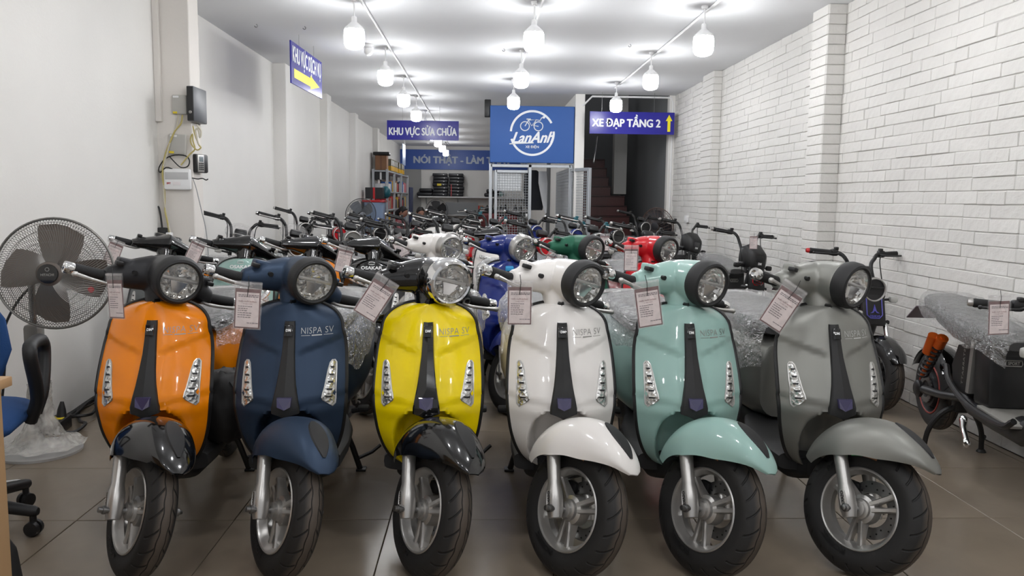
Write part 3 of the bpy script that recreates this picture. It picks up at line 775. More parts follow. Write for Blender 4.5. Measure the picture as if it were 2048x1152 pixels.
# ------------------------------------------------------------------ electric moped (front axle at y=0, nose to -y)
MR = 0.215; MWB = 1.36; MRK = R(25)
MAX_P = Vector((0, 0.04, MR)); MAX_D = Vector((0, sin(MRK), cos(MRK)))
def max_at(z): return MAX_P + MAX_D*((z-MAX_P.z)/MAX_D.z)
MAXIS = (MAX_P, MAX_D)
def md_forkleg(sd, low):
    g = G(); b = Vector((sd*0.085, 0.0, MR)); d = MAX_D
    if low: g.tube([tuple(b-d*0.02), tuple(b+d*0.02), tuple(b+d*0.17)], [0.018, 0.024, 0.022], 12)
    else: g.tube([tuple(b+d*0.15), tuple(b+d*0.36)], 0.0145, 12)
    return mesh('fork', g)
def md_yoke(z):
    g = G(); c = max_at(z); g.rbox(tuple(c+Vector((0, -0.02, 0))), (0.22, 0.075, 0.028), 0.01); return mesh('fork_yoke', g)
def md_fender():
    g = G(); P = []
    for i in range(19):
        a = R(28+125*i/18); row = []
        for j in range(11):
            s = -1+2*j/10; r = MR+0.028-0.03*s*s*abs(s); wv = 0.062*(0.45+0.55*sin(pi*min(1, (i+1.5)/9))) if i < 6 else 0.062
            row.append((wv*s, -r*cos(a), MR+r*sin(a)))
        P.append(row)
    g.grid(P); return mesh('front_fender', g)
def md_panel():
    g = G(); c = max_at(0.60); g.rbox((0, 0, 0), (0.15, 0.035, 0.21), 0.012)
    M_ = Matrix.Translation(c+Vector((0, -0.075, 0))) @ Matrix.Rotation(-MRK*0.6, 4, 'X'); g.V = [tuple(M_ @ Vector(v)) for v in g.V]; return mesh('front_panel', g)
MPAN = Matrix.Translation(max_at(0.60)+Vector((0, -0.0945, 0))) @ Matrix.Rotation(-MRK*0.6, 4, 'X')
def md_badge():
    g = G()
    g.tube([(-0.05, 0, 0.07), (-0.05, 0, -0.035), (-0.03, 0, -0.055), (0.03, 0, -0.055), (0.05, 0, -0.035), (0.05, 0, 0.07)], 0.0035, 6, MPAN); return mesh('badge_frame', g)
def md_star():
    g = G(); g.poly([(-0.03, 0, -0.025), (-0.012, 0, -0.012), (0, 0, 0.03), (0.012, 0, -0.012), (0.03, 0, -0.025), (0.01, 0, -0.022), (0, 0, -0.008), (-0.01, 0, -0.022)], (0, -1, 0), 0.004)
    g.V = [tuple(MPAN @ Vector(v)) for v in g.V]; return mesh('badge_star', g, 0)
def md_badge_text():
    g = fit_w(text_geo('OSAKAR', 0.03, 0.001), 0.07, 0.014); g.V = [tuple(MPAN @ Vector((v[0], -0.003, v[1]-0.042))) for v in g.V]; return mesh('badge_lettering', g, 0)
def md_bars(sd, hz, bz):
    g = G(); a = max_at(hz-0.12); b = max_at(hz); c = max_at(bz-0.03)
    P = curve_pts([(sd*0.065, a.y-0.03, a.z), (sd*0.067, b.y-0.02, b.z), (sd*0.075, c.y-0.02, c.z-0.05), (sd*0.10, c.y-0.01, c.z), (sd*0.13, c.y+0.01, bz-0.004), (sd*0.18, c.y+0.03, bz)], 30)
    g.tube(P, 0.0125, 10); return mesh('handlebar', g)
def md_grip(sd, bz):
    y = max_at(bz-0.03).y; g = G(); L = [(0.175, 0.016), (0.18, 0.019), (0.19, 0.0165), (0.23, 0.0172), (0.295, 0.0178), (0.305, 0.019), (0.31, 0.0165)]
    g.tube([(sd*x, y+0.03+0.22*(x-0.21), bz+0.05*(x-0.21)) for x, r in L], [r for x, r in L], 12); return mesh('grip', g)
def md_end(sd, bz):
    y = max_at(bz-0.03).y; g = G(); g.tube([(sd*x, y+0.03+0.22*(x-0.21), bz+0.05*(x-0.21)) for x in (0.309, 0.315, 0.33)], [0.014, 0.0165, 0.013], 12); return mesh('bar_end', g)
def md_switch(sd, bz):
    y = max_at(bz-0.03).y; g = G(); g.rbox((sd*0.158, y+0.02, bz), (0.042, 0.042, 0.045), 0.01); g.rbox((sd*0.150, y+0.012, bz+0.026), (0.022, 0.03, 0.02), 0.005); return mesh('switch_box', g)
def md_lever(sd, bz):
    y = max_at(bz-0.03).y; g = G(); P = curve_pts([(sd*0.14, y-0.005, bz-0.004), (sd*0.18, y-0.028, bz-0.008), (sd*0.25, y-0.022, bz-0.006), (sd*0.305, y-0.004, bz-0.004)], 9)
    g.tube(P, 0.006, 8); g.ell(P[-1], (0.009, 0.009, 0.009), 8, 6); return mesh('brake_lever', g)
def md_cable(sd, hz, bz):
    y = max_at(bz-0.03).y; b = max_at(hz); g = G()
    g.tube(curve_pts([(sd*0.145, y-0.01, bz-0.01), (sd*0.115, y-0.05, bz-0.05), (sd*0.10, b.y-0.04, hz-0.01), (sd*0.06, b.y-0.01, hz-0.12)], 15), 0.004, 6); return mesh('cable', g)
def md_lamp(hz, r=0.078):
    b = max_at(hz); g = G()
    g.lathe([(r*0.45, 0.075), (r*0.75, 0.055), (r*0.95, 0.01), (r, -0.04), (r*0.97, -0.055), (r*0.90, -0.05)], 28, 'Y', Matrix.Translation((0, b.y-0.075, hz))); return mesh('headlight', g)
def md_lampring(hz, r=0.078):
    b = max_at(hz); g = G(); g.tube([(r*0.9*cos(2*pi*k/32), b.y-0.132, hz+r*0.9*sin(2*pi*k/32)) for k in range(32)], 0.0065, 8, closed=True); return mesh('light_ring', g)
def md_lampface(hz, r=0.078):
    b = max_at(hz); g = G(); P = []
    for q, y in ((0.88, 0.0), (0.6, 0.012), (0.34, 0.02), (0.3, 0.008), (0.01, 0.0)):
        P.append([(r*q*cos(2*pi*k/24), b.y-0.125+y, hz+r*q*sin(2*pi*k/24)) for k in range(24)])
    g.grid(P, False, True); return mesh('lamp_face', g, 30)
def md_lampbar(hz):
    b = max_at(hz); g = G(); g.rbox((0, b.y-0.129, hz+0.012), (0.13, 0.008, 0.014), 0.003); return mesh('lamp_bar', g)
def md_pod(hz, bz):
    b = max_at(hz+0.09); g = G(); g.rbox((0, 0, 0), (0.10, 0.05, 0.06), 0.014); M_ = Matrix.Translation((0, b.y-0.02, min(bz-0.03, hz+0.10))) @ Matrix.Rotation(R(-40), 4, 'X'); g.V = [tuple(M_ @ Vector(v)) for v in g.V]; return mesh('instrument_pod', g)
def md_stalk(sd, z):
    b = max_at(z); g = G(); g.tube([(sd*0.08, b.y-0.03, z), (sd*0.135, b.y-0.035, z+0.005)], 0.008, 8); return mesh('signal_stalk', g)
def md_blink(sd, z):
    b = max_at(z); g = G(); g.rbox((sd*0.163, b.y-0.04, z+0.007), (0.055, 0.035, 0.042), 0.013); return mesh('turn_signal', g)
def md_boxhead(hz):
    b = max_at(hz); g = G(); loops = []
    for y, wv, h in ((-0.16, 0.055, 0.06), (-0.14, 0.08, 0.085), (-0.05, 0.10, 0.11), (0.03, 0.085, 0.09)):
        loops.append([(wv*math.copysign(abs(cos(2*pi*k/20))**0.6, cos(2*pi*k/20)), b.y+y, hz+0.02+h*math.copysign(abs(sin(2*pi*k/20))**0.6, sin(2*pi*k/20))-(0.03 if y < -0.1 else 0)) for k in range(20)])
    g.loft(loops); return mesh('headlight', g)
def md_boxface(hz):
    b = max_at(hz); g = G(); g.rbox((0, b.y-0.155, hz+0.005), (0.075, 0.02, 0.06), 0.01); return mesh('lamp_face', g)
def md_boxtext(hz):
    b = max_at(hz); g = fit_w(text_geo('DM', 0.02, 0.001), 0.034, 0.02); g.V = [(v[0], b.y-0.1662, hz-0.062+v[1]+0.03) for v in g.V]; return mesh('emblem_letters', g, 0)
def md_rib(hz, k):
    z = hz-0.10-0.022*k; b = max_at(z); wv = 0.085-0.004*k; g = G(); g.tube([(-wv, b.y-0.06, z+0.02), (0, b.y-0.12, z), (wv, b.y-0.06, z+0.02)], 0.006, 6); return mesh('grille_rib', g)
def md_wrapped(hz, bz):
    b = max_at(bz); g = G(); P = []
    for i in range(9):
        a = pi*(i+0.5)/9; P.append([((0.12+0.02*noise.noise((i, k*.7, 1)))*sin(a)*cos(2*pi*k/20), b.y-0.02+(0.07+0.01*noise.noise((i*.8, k, 4)))*sin(a)*sin(2*pi*k/20), hz+0.10+0.08*cos(a)) for k in range(20)])
    g.loft(P); return mesh('film_bag', g)
# body
def md_neck():
    g = G(); T = []
    for y, z, wv, h in ((0.17, 0.66, 0.05, 0.06), (0.21, 0.52, 0.065, 0.08), (0.30, 0.36, 0.07, 0.085), (0.42, 0.285, 0.08, 0.06), (0.62, 0.27, 0.085, 0.05), (0.85, 0.275, 0.085, 0.055), (1.02, 0.30, 0.06, 0.05)):
        T.append([(wv*math.copysign(abs(cos(2*pi*k/16))**0.6, cos(2*pi*k/16)), y+(h*0.6*sin(2*pi*k/16) if y < 0.35 else 0), z+h*sin(2*pi*k/16)*(0.55 if y < 0.35 else 1)) for k in range(16)])
    g.loft(T); return mesh('frame', g, 50)
def md_floor():
    g = G(); g.rbox((0, 0.52, 0.325), (0.24, 0.30, 0.014), 0.004); return mesh('floorboard', g)
def md_rail(sd):
    g = G(); g.tube(curve_pts([(sd*0.125, 0.34, 0.36), (sd*0.135, 0.42, 0.318), (sd*0.135, 0.72, 0.315), (sd*0.12, 0.95, 0.36), (sd*0.10, 1.05, 0.42)], 20), 0.014, 8); return mesh('frame_rail', g)
def md_battery():
    g = G(); g.rbox((0, 0, 0), (0.20, 0.15, 0.285), 0.02); M_ = Matrix.Translation((0, 0.70, 0.465)) @ Matrix.Rotation(R(-6), 4, 'X'); g.V = [tuple(M_ @ Vector(v)) for v in g.V]; return mesh('battery_box', g)
MBAT = Matrix.Translation((0, 0.70, 0.465)) @ Matrix.Rotation(R(-6), 4, 'X')
def md_batlabel(k):
    g = G()
    if k == 0: g.rbox((0, -0.0765, 0.12), (0.055, 0.003, 0.028), 0.001)
    if k == 1: g.tube([(x, -0.0775, z) for x, z in ((-0.032, 0.075), (0.032, 0.075), (0.036, 0.06), (0.032, 0.05), (-0.032, 0.05), (-0.036, 0.06))], 0.003, 5, closed=True)
    if k == 2:
        g = fit_w(text_geo('SPORT', 0.02, 0.0006), 0.05, 0.014); g.V = [(v[0], -0.0775, v[1]+0.0625) for v in g.V]
    g.V = [tuple(MBAT @ Vector(v)) for v in g.V]; return mesh('battery_label', g, 0 if k == 2 else 38)
def md_sidepanel(sd):
    g = G(); g.poly([(sd*0.105, 0.79, 0.59), (sd*0.105, 0.93, 0.55), (sd*0.105, 0.98, 0.44), (sd*0.105, 0.94, 0.335), (sd*0.105, 0.80, 0.335)], (-sd, 0, 0), 0.05); return mesh('side_panel', g, 30)
def md_sidestrip(sd):
    g = G(); g.poly([(sd*0.108, 0.77, 0.60), (sd*0.108, 0.80, 0.60), (sd*0.108, 0.815, 0.35), (sd*0.108, 0.785, 0.35)], (-sd, 0, 0), 0.03); return mesh('trim_strip', g, 30)
def md_sidetext(sd):
    g = fit_w(text_geo('STARBATT', 0.03, 0.0006, space=1.15), 0.20, 0.018)
    g.V = [(sd*0.1062, 0.86+v[1]*(-sd), 0.46-v[0]*0.85) if sd < 0 else (sd*0.1062, 0.86-v[1]*sd*-1, 0.46-v[0]*0.85) for v in g.V]; return mesh('side_lettering', g, 0)
def md_seat():
    g = G(); T = [(0.58, 0.07, 0.655, 0.70), (0.64, 0.115, 0.645, 0.725), (0.80, 0.125, 0.655, 0.735), (0.95, 0.135, 0.67, 0.745), (1.12, 0.145, 0.685, 0.77), (1.28, 0.135, 0.70, 0.785), (1.38, 0.10, 0.715, 0.785), (1.42, 0.05, 0.73, 0.77)]
    g.loft([ring_sec(t[0], t[1], t[2]-0.055, t[3]-0.055, e=0.8) for t in T]); return mesh('seat', g, 60)
def md_wrap():
    g = G(); P = []; T = [(0.55, 0.075, 0.70), (0.60, 0.125, 0.732), (0.80, 0.145, 0.745), (0.95, 0.153, 0.755), (1.12, 0.162, 0.782), (1.28, 0.15, 0.797), (1.40, 0.115, 0.795), (1.45, 0.06, 0.77)]
    n = 56
    for i in range(n+1):
        y = 0.55+0.90*i/n; wv = catmull([(t[0], t[1]) for t in T], y); zt = catmull([(t[0], t[2]) for t in T], y)
        drop = 0.085+0.03*noise.noise((y*7, 9.1, 0))+0.015*sm(0.75, 0.6, y); row = []
        for j in range(25):
            s = -1+2*j/24; a = abs(s)
            if a < 0.6: x, z = wv*0.9*sin(a/0.6*pi/2*0.93), zt-0.02*(a/0.6)**3
            else: t = (a-0.6)/0.4; x = wv*(0.9+0.1*min(1, t*3)); z = zt-0.02-drop*t
            k = 0.004*noise.noise((x*18*s, y*26+z*22, z*10))+0.0025*noise.noise((x*40, y*40-z*50, 2+s))
            row.append((math.copysign(x, s)+k*math.copysign(1, s)*(1 if a > 0.5 else 0.3), y, z+k))
        P.append([(a, b, c-0.055) for a, b, c in row])
    g.grid(P); return mesh('seat_wrap', g, 180)
def md_seatbase():
    g = G(); T = [(0.62, 0.08, 0.62, 0.665), (0.80, 0.10, 0.60, 0.67), (1.0, 0.11, 0.615, 0.69), (1.2, 0.10, 0.65, 0.71), (1.4, 0.06, 0.685, 0.73), (1.52, 0.03, 0.69, 0.71)]
    g.loft([ring_sec(t[0], t[1], t[2]-0.055, t[3]-0.055, e=0.6) for t in T]); return mesh('seat_base', g, 50)
def md_post():
    g = G(); g.tube([(0, 0.93, 0.30), (0, 0.98, 0.60)], 0.05, 10, flat=0.7); return mesh('seat_post', g)
def md_rfender():
    g = G(); P = []
    for i in range(17):
        a = R(20+125*i/16); P.append([(0.062*s, MWB+(MR+0.03-0.03*abs(s)**3)*cos(a), MR+(MR+0.03-0.03*abs(s)**3)*sin(a)) for s in [(-1+2*j/10) for j in range(11)]])
    g.grid(P); return mesh('rear_fender', g)
def md_plateholder():
    g = G(); g.poly([(-0.09, 1.50, 0.635), (0.09, 1.50, 0.635), (0.075, 1.66, 0.545), (-0.075, 1.66, 0.545)], (0, 0.3, 0.9), 0.006); return mesh('plate_holder', g, 30)
def md_swing(sd):
    g = G(); g.tube([(sd*0.07, 0.93, 0.29), (sd*0.085, 1.1, 0.255), (sd*0.085, MWB, MR)], [0.02, 0.02, 0.024], 10); g.lathe([(0.04, 0.085), (0.046, 0.09), (0.046, 0.105), (0.03, 0.115)], 18, 'X', Matrix.Translation((0, MWB, MR)) @ Matrix.Scale(sd, 4, (1, 0, 0))); return mesh('swing_arm', g)
def md_shock(sd):
    a = Vector((sd*0.115, MWB-0.07, 0.30)); b = Vector((sd*0.105, MWB-0.26, 0.55)); g = G(); pts = []
    for i in range(97):
        t = 0.05+0.75*i/96; c = a.lerp(b, t); pts.append((c.x+0.024*cos(t*2*pi*10), c.y+0.024*sin(t*2*pi*10)*0.8, c.z+0.024*sin(t*2*pi*10)*0.6))
    g.tube(pts, 0.006, 6); return mesh('shock_spring', g)
def md_shockrod(sd):
    a = Vector((sd*0.115, MWB-0.07, 0.30)); b = Vector((sd*0.105, MWB-0.26, 0.55)); g = G(); g.tube([a, b], 0.011, 8); g.tube([a.lerp(b, .78), a.lerp(b, .98)], 0.028, 12); return mesh('shock_absorber', g)
def md_shockcan(sd):
    b = Vector((sd*0.115, MWB-0.165, 0.50)); g = G(); g.tube([tuple(b+Vector((sd*0.02, 0.0, -0.05))), tuple(b+Vector((sd*0.02, -0.055, 0.05)))], 0.026, 14); return mesh('shock_reservoir', g)
def md_stand():
    g = G(); g.tube(curve_pts([(-0.14, 1.13, 0.015), (-0.125, 1.12, 0.10), (-0.07, 1.10, 0.175), (0, 1.09, 0.195), (0.07, 1.10, 0.175), (0.125, 1.12, 0.10), (0.14, 1.13, 0.015)], 24), 0.013, 8)
    g.rbox((0, 1.085, 0.225), (0.07, 0.06, 0.09), 0.01)
    for s in (-1, 1): g.lathe([(0.022, 0.0), (0.024, 0.008), (0.014, 0.02)], 10, 'Z', Matrix.Translation((s*0.142, 1.132, 0)))
    g.tube([(0.13, 1.125, 0.05), (0.17, 1.17, 0.06)], 0.009, 6)
    return mesh('centre_stand', g)
def md_crank(sd):
    g = G(); a = R(-50); y0, z0 = 0.78, 0.225; P = [(sd*0.12, y0, z0), (sd*0.132, y0-0.03, z0-0.025), (sd*0.135, y0-0.075, z0-0.065), (sd*0.14, y0-0.10, z0-0.08)]
    g.tube(P, [0.019, 0.013, 0.013, 0.017], 10); g.ell(P[0], (0.015, 0.024, 0.024), 12, 8); g.ell(P[-1], (0.014, 0.02, 0.02), 12, 8); return mesh('pedal_crank', g)
def md_exhaust():
    g = G(); g.lathe([(0.04, -0.055), (0.09, -0.05), (0.10, -0.02), (0.10, 0.02), (0.09, 0.05), (0.04, 0.055)], 28, 'X'); return mesh('hub_motor', g)
def md_sprocket():
    g = G(); P = []
    for k in range(40):
        a = 2*pi*k/40; r = 0.07+0.006*(k % 2); P.append([(x, q*cos(a), q*sin(a)) for x, q in ((-0.062, 0.045), (-0.062, r), (-0.055, r), (-0.055, 0.045))])
    g.grid(P, True, True); return mesh('brake_rotor', g, 20)
def md_spoke(k):
    g = G(); a = 2*pi*k/6; loops = []
    for r, wd in ((0.03, 0.012), (0.08, 0.0095), (0.12, 0.013)):
        T = Vector((0, -sin(a), cos(a))); D = Vector((0, cos(a), sin(a)))
        loops.append([tuple(D*r+T*(wd*u)+Vector((0.014*v, 0, 0))) for u, v in ((-1, -1), (1, -1), (1, 1), (-1, 1))])
    g.loft(loops); return mesh('spoke', g, 30)
def make_tyre2():
    m = make_tyre(MR, 0.125, 0.10); return m
def md_rimstripe(r=0.128):
    g = G(); g.tube([(-0.042, r*cos(2*pi*k/48), r*sin(2*pi*k/48)) for k in range(48)], 0.0045, 6, closed=True); return mesh('rim_stripe', g)
MFX = Matrix.Translation((0, 0, MR)); MRX = Matrix.Translation((0, MWB, MR))
def spec_moped(hz=0.74, bz=0.95, lamp='round', bag=False, lean=False):
    q = '%s%d%d' % (lamp, hz*1000, bz*1000)
    whl = [P_('spoke', gm('msp%d' % k, md_spoke, k), 'mrim') for k in range(6)]
    sp = [P_('front_tyre', gm('mty', make_tyre2), 'tyre', True, MFX),
          P_('front_wheel', gm('mrim', make_rim, 0.125), 'mrim', True, MFX, [P_('hub', gm('hub', make_hub), 'mrim'), P_('brake_disc', gm('disc', make_disc), 'steel')] + whl),
          P_('front_fender', gm('mfen', md_fender), 'fender', True)]
    for s in (-1, 1):
        sp.append(P_('fork_leg', gm('mfu%d' % s, md_forkleg, s, False), 'chrome', True, None, [P_('fork_slider', gm('mfl%d' % s, md_forkleg, s, True), 'black')]))
        sp += [P_('handlebar', gm('mhb%d%s' % (s, q), md_bars, s, hz, bz), 'black', True),
               P_('grip', gm('mgp%d%s' % (s, q), md_grip, s, bz), 'grip', True, None, [P_('bar_end', gm('mge%d%s' % (s, q), md_end, s, bz), 'barend')]),
               P_('switch_box', gm('msw%d%s' % (s, q), md_switch, s, bz), 'switch', True), P_('brake_lever', gm('mlv%d%s' % (s, q), md_lever, s, bz), 'lever', True),
               P_('cable', gm('mcb%d%s' % (s, q), md_cable, s, hz, bz), 'black', True),
               P_('signal_stalk', gm('mst%d%s' % (s, q), md_stalk, s, hz-0.07), 'black', True, None, [P_('turn_signal', gm('mbl%d%s' % (s, q), md_blink, s, hz-0.07), 'blink')])]
    for z in (0.52, hz-0.045): sp.append(P_('fork_yoke', gm('myk%d' % (z*1000), md_yoke, z), 'black', True))
    sp.append(P_('front_panel', gm('mpan', md_panel), 'panel', True, None, [P_('badge_frame', gm('mbf', md_badge), 'badge'), P_('badge_star', gm('mbs', md_star), 'badge'), P_('badge_lettering', gm('mbt', md_badge_text), 'badge')]))
    if lamp == 'round':
        sp.append(P_('headlight', gm('ml'+q, md_lamp, hz), 'lamp', True, None, [P_('light_ring', gm('mlr'+q, md_lampring, hz), 'lring'), P_('lamp_face', gm('mlf'+q, md_lampface, hz), 'lface'), P_('lamp_bar', gm('mlb'+q, md_lampbar, hz), 'black')]))
        sp.append(P_('instrument_pod', gm('mpod'+q, md_pod, hz, bz), 'pod', True))
    else:
        sp.append(P_('headlight', gm('mx'+q, md_boxhead, hz), 'lamp', True, None, [P_('lamp_face', gm('mxf'+q, md_boxface, hz), 'lface'), P_('emblem_letters', gm('mxt'+q, md_boxtext, hz), 'white')]))
        sp += [P_('grille_rib', gm('mxr%d%s' % (k, q), md_rib, hz, k), 'black', True) for k in range(6)]
    if bag: sp.append(P_('film_bag', gm('mbag'+q, md_wrapped, hz, bz), 'pouch', True))
    sp += [P_('frame', gm('mneck', md_neck), 'frame'), P_('floorboard', gm('mflo', md_floor), 'floor'), P_('battery_box', gm('mbat', md_battery), 'black', False, None,
              [P_('battery_label', gm('mbl_%d' % k, md_batlabel, k), 'print') for k in range(3)])]
    for s in (-1, 1):
        sp += [P_('frame_rail', gm('mrail%d' % s, md_rail, s), 'frame'), P_('side_panel', gm('mside%d' % s, md_sidepanel, s), 'side', False, None,
                 [P_('trim_strip', gm('mstp%d' % s, md_sidestrip, s), 'print'), P_('side_lettering', gm('mtx%d' % s, md_sidetext, s), 'print')]),
               P_('swing_arm', gm('msg%d' % s, md_swing, s), 'black'), P_('shock_absorber', gm('msr%d' % s, md_shockrod, s), 'shock', False, None, [P_('shock_spring', gm('mss%d' % s, md_shock, s), 'black'), P_('shock_reservoir', gm('msc%d' % s, md_shockcan, s), 'shock')]),
               P_('pedal_crank', gm('mcr%d' % s, md_crank, s), 'chrome')]
    sp += [P_('seat', gm('mseat', md_seat), 'seat', False, None, [P_('seat_wrap', gm('mwrap', md_wrap), 'film')]), P_('seat_base', gm('msb', md_seatbase), 'frame'), P_('seat_post', gm('mpost', md_post), 'black'),
           P_('rear_fender', gm('mrf', md_rfender), 'gblack'), P_('plate_holder', gm('mpl', md_plateholder), 'holder'), P_('centre_stand', gm('mstand', md_stand), 'black'),
           P_('rear_tyre', gm('mty', make_tyre2), 'tyre', False, MRX),
           P_('rear_wheel', gm('mrim', make_rim, 0.125), 'mrim', False, MRX, [P_('hub_motor', gm('mhm', md_exhaust), 'motor'), P_('brake_rotor', gm('mbr', md_sprocket), 'steel'), P_('rim_stripe', gm('mrs', md_rimstripe), 'stripe')] + whl)]
    return sp
m_mauve = mat('mauve grey plastic', (112, 98, 106), 0.5); m_violet = mat('violet print', (88, 84, 176), 0.4)
m_floorplate = mat('grey alloy floor plate', (160, 158, 152), 0.4, 0.3); m_redrim = mat('dark red stripe', (150, 50, 40), 0.4)
MOPK = dict(mrim=m_black, fender=m_gblack, barend=m_silver, grip=m_rubber, switch=m_black, lever=m_black, blink=mat('pale signal lens', (205, 205, 200), 0.15, 0.3), panel=m_black, badge=m_silver, lamp=m_black, lring=m_silver,
            lface=mat('smoked lamp face', (40, 40, 44), 0.08, coat=1.0), pod=m_black, pouch=m_pouch, frame=m_black, floor=m_floorplate, side=m_black, shock=m_orange, holder=m_mauve, stripe=m_redrim)
# ------------------------------------------------------------------ room
XL, XR, CZ, YB, YF = -2.34, 2.70, 2.72, 23.2, -2.0
SX0, SX1, SY = 1.43, 2.66, 11.4                       # stair opening
m_wallL = mat('white emulsion wall', (226, 224, 220), 0.75, bump=0.08, bscale=60, vary=0.02, vscale=2)
m_ceil = mat('white ceiling board', (228, 229, 231), 0.8, vary=0.015, vscale=1.5)
m_brick = mat('white painted brick', (219, 217, 213), 0.7, bump=0.55, bscale=28, vary=0.015)
m_mort = mat('white painted mortar', (200, 198, 195), 0.85, bump=0.3, bscale=60)
m_tile = mat('grey brown porcelain tile', (132, 120, 105), 0.25, vary=0.12, vscale=2.2, bump=0.10, bscale=11)
m_grout = mat('dark tile joint', (80, 73, 66), 0.8)
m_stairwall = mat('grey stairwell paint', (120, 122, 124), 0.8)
m_step = mat('red brown stair tile', (84, 38, 36), 0.35, vary=0.12)
m_conduit = mat('white plastic conduit', (232, 232, 232), 0.45)
m_blue = mat('blue sign panel', (54, 94, 162), 0.5, spec=0.25)
m_blue2 = mat('dark blue sign panel', (46, 44, 146), 0.25, spec=0.3)
m_blue3 = mat('mid blue banner', (44, 84, 168), 0.4)
m_signwhite = mat('white sign print', (236, 238, 240), 0.5)
m_signgrey = mat('pale grey banner print', (186, 196, 210), 0.5)
m_signyel = mat('yellow sign print', (246, 232, 30), 0.5)
m_alu = mat('silver painted steel frame', (176, 180, 184), 0.4, 0.4)
m_cream = mat('cream pillar paint', (224, 219, 213), 0.75, bump=0.06, bscale=50)

def room():
    S = dict(kind='structure')
    fl = ob('floor', G().box(((XL+XR)/2, (YF+YB)/2, -0.06), (XR-XL+0.6, YB-YF+0.4, 0.1)), m_grout, smooth=0, **S)
    tl = G().rbox((0, 0, -0.008), (0.597, 0.597, 0.016), 0.0015, 1); tm = mesh('tile', tl, 30); rr = random.Random(5)
    tm.materials.append(m_tile)
    xs = [1.45-0.6*k for k in range(-3, 8)]; nt = 0; far = G()
    for j in range(-8, 35):
        y = 3.02+0.6*j+0.3
        for k in range(-7, 3):
            a, b = 1.45+0.6*k, 2.05+0.6*k; a2, b2 = max(a, XL), min(b, XR)
            if b2-a2 < 0.03: continue
            if y < 11.5 and y > -1.2:
                o = ob('floor_tile', tm, m_tile, fl, Matrix.Translation(((a2+b2)/2, y, rr.uniform(-0.0006, 0.0006))) @ Matrix.Scale((b2-a2-0.003)/0.597, 4, (1, 0, 0)))
            else: far.box(((a2+b2)/2, y, -0.008), (b2-a2-0.003, 0.597, 0.016))
    ob('floor_tiling', far, m_tile, fl, smooth=0, kind='stuff')
    # ceiling with the stair opening cut out
    P = [(XL-.2, YF, CZ), (XR+.2, YF, CZ), (XR+.2, SY, CZ), (SX0-.13, SY, CZ), (SX0-.13, YB+.2, CZ), (XL-.2, YB+.2, CZ)]
    ob('ceiling', G().poly(P, (0, 0, 1), 0.15), m_ceil, smooth=0, **S)
    wl = ob('wall_left', G().box((XL-0.1, (YF+YB)/2, CZ/2), (0.2, YB-YF+0.2, CZ)), m_wallL, smooth=0, **S)
    for y0, y1, d in ((5.94, 6.14, 0.246), (9.2, 9.5, 0.145), (11.8, 12.1, 0.11), (14.4, 14.7, 0.11), (17.4, 17.7, 0.11)):
        ob('pillar', G().rbox((XL+d/2-0.02, (y0+y1)/2, CZ/2), (d+0.04, y1-y0, CZ), 0.006, 1), m_cream if y0 < 7 else m_wallL, wl)
    ob('wall_back', G().box(((XL+SX0)/2, YB+0.1, CZ/2), (SX0-XL+0.4, 0.2, CZ)), m_wallL, smooth=0, **S)
    # right wall: mortar bed, every brick on it
    wr = ob('wall_right', G().box((XR+0.1085, (YF+SY+3.6)/2, CZ/2+0.4), (0.2, SY+3.6-YF, CZ+0.8)), m_mort, smooth=0, **S)
    brick_wall(wr)
    # stair hall
    wm = ob('wall_stair_left', G().box((SX0-0.065, (SY+YB)/2+0.05, CZ/2+0.6), (0.13, YB-SY, CZ+1.2)), m_wallL, smooth=0, **S)
    ob('wall_stair_back', G().box(((SX0+XR)/2, SY+4.0, 2.2), (XR-SX0+0.4, 0.1, 4.6)), m_stairwall, smooth=0, **S)
    ob('wall_stair_right', G().box((XR-0.02, SY+2.06, 2.2), (0.06, 4.0, 4.4)), m_stairwall, smooth=0, **S)
    ob('trim_1', G().rbox((SX1+0.01, SY+0.02, CZ/2), (0.10, 0.12, CZ), 0.004, 1), m_wallL, **S)
    ob('trim_2', G().rbox((SX0-0.065, SY-0.01, CZ/2), (0.135, 0.03, CZ), 0.004, 1), m_wallL, **S)
    ob('trim_3', G().box((2.1, SY+0.7, CZ+1.35), (1.5, 1.5, 0.1)), m_stairwall, smooth=0, **S)
    st = thing('staircase', 'dark red brown tiled staircase climbing behind the white doorway', 'staircase', (SX0+0.01, SY+0.2, 0))
    for k in range(1, 13):
        x1 = (0.98 if k <= 8 else 0.78)
        ob('step', G().rbox((x1/2, 0.25*k+0.13, 0.165*k-0.0825), (x1, 0.27, 0.165), 0.006, 1), m_step, st)
        ob('stair_nosing', G().rbox((x1/2, 0.25*k-0.012, 0.165*k-0.004), (x1, 0.03, 0.02), 0.004, 1), mat('stair edge tile', (60, 30, 30), 0.3), st)
    tag(ob('stair_pier', G().rbox((2.37, SY+2.5, 2.28), (0.22, 0.2, 1.85), 0.004, 1), mat('dim white pier paint', (196, 196, 192), 0.8)), 'square pale pier beside the upper stairs', 'pier')
    hr = thing('stair_handrail', 'short bright steel handrail hanging above the dark stairs', 'handrail', (1.66, SY+0.6, 2.05))
    ob('rail', G().tube([(0, 0, -0.22), (0.03, 0, -0.02), (0.06, 0.1, 0.14)], 0.016, 10), m_steel, hr)
    ob('end_cap', G().ell((0, 0, -0.23), (0.018, 0.018, 0.03), 10, 6), m_steel, hr)

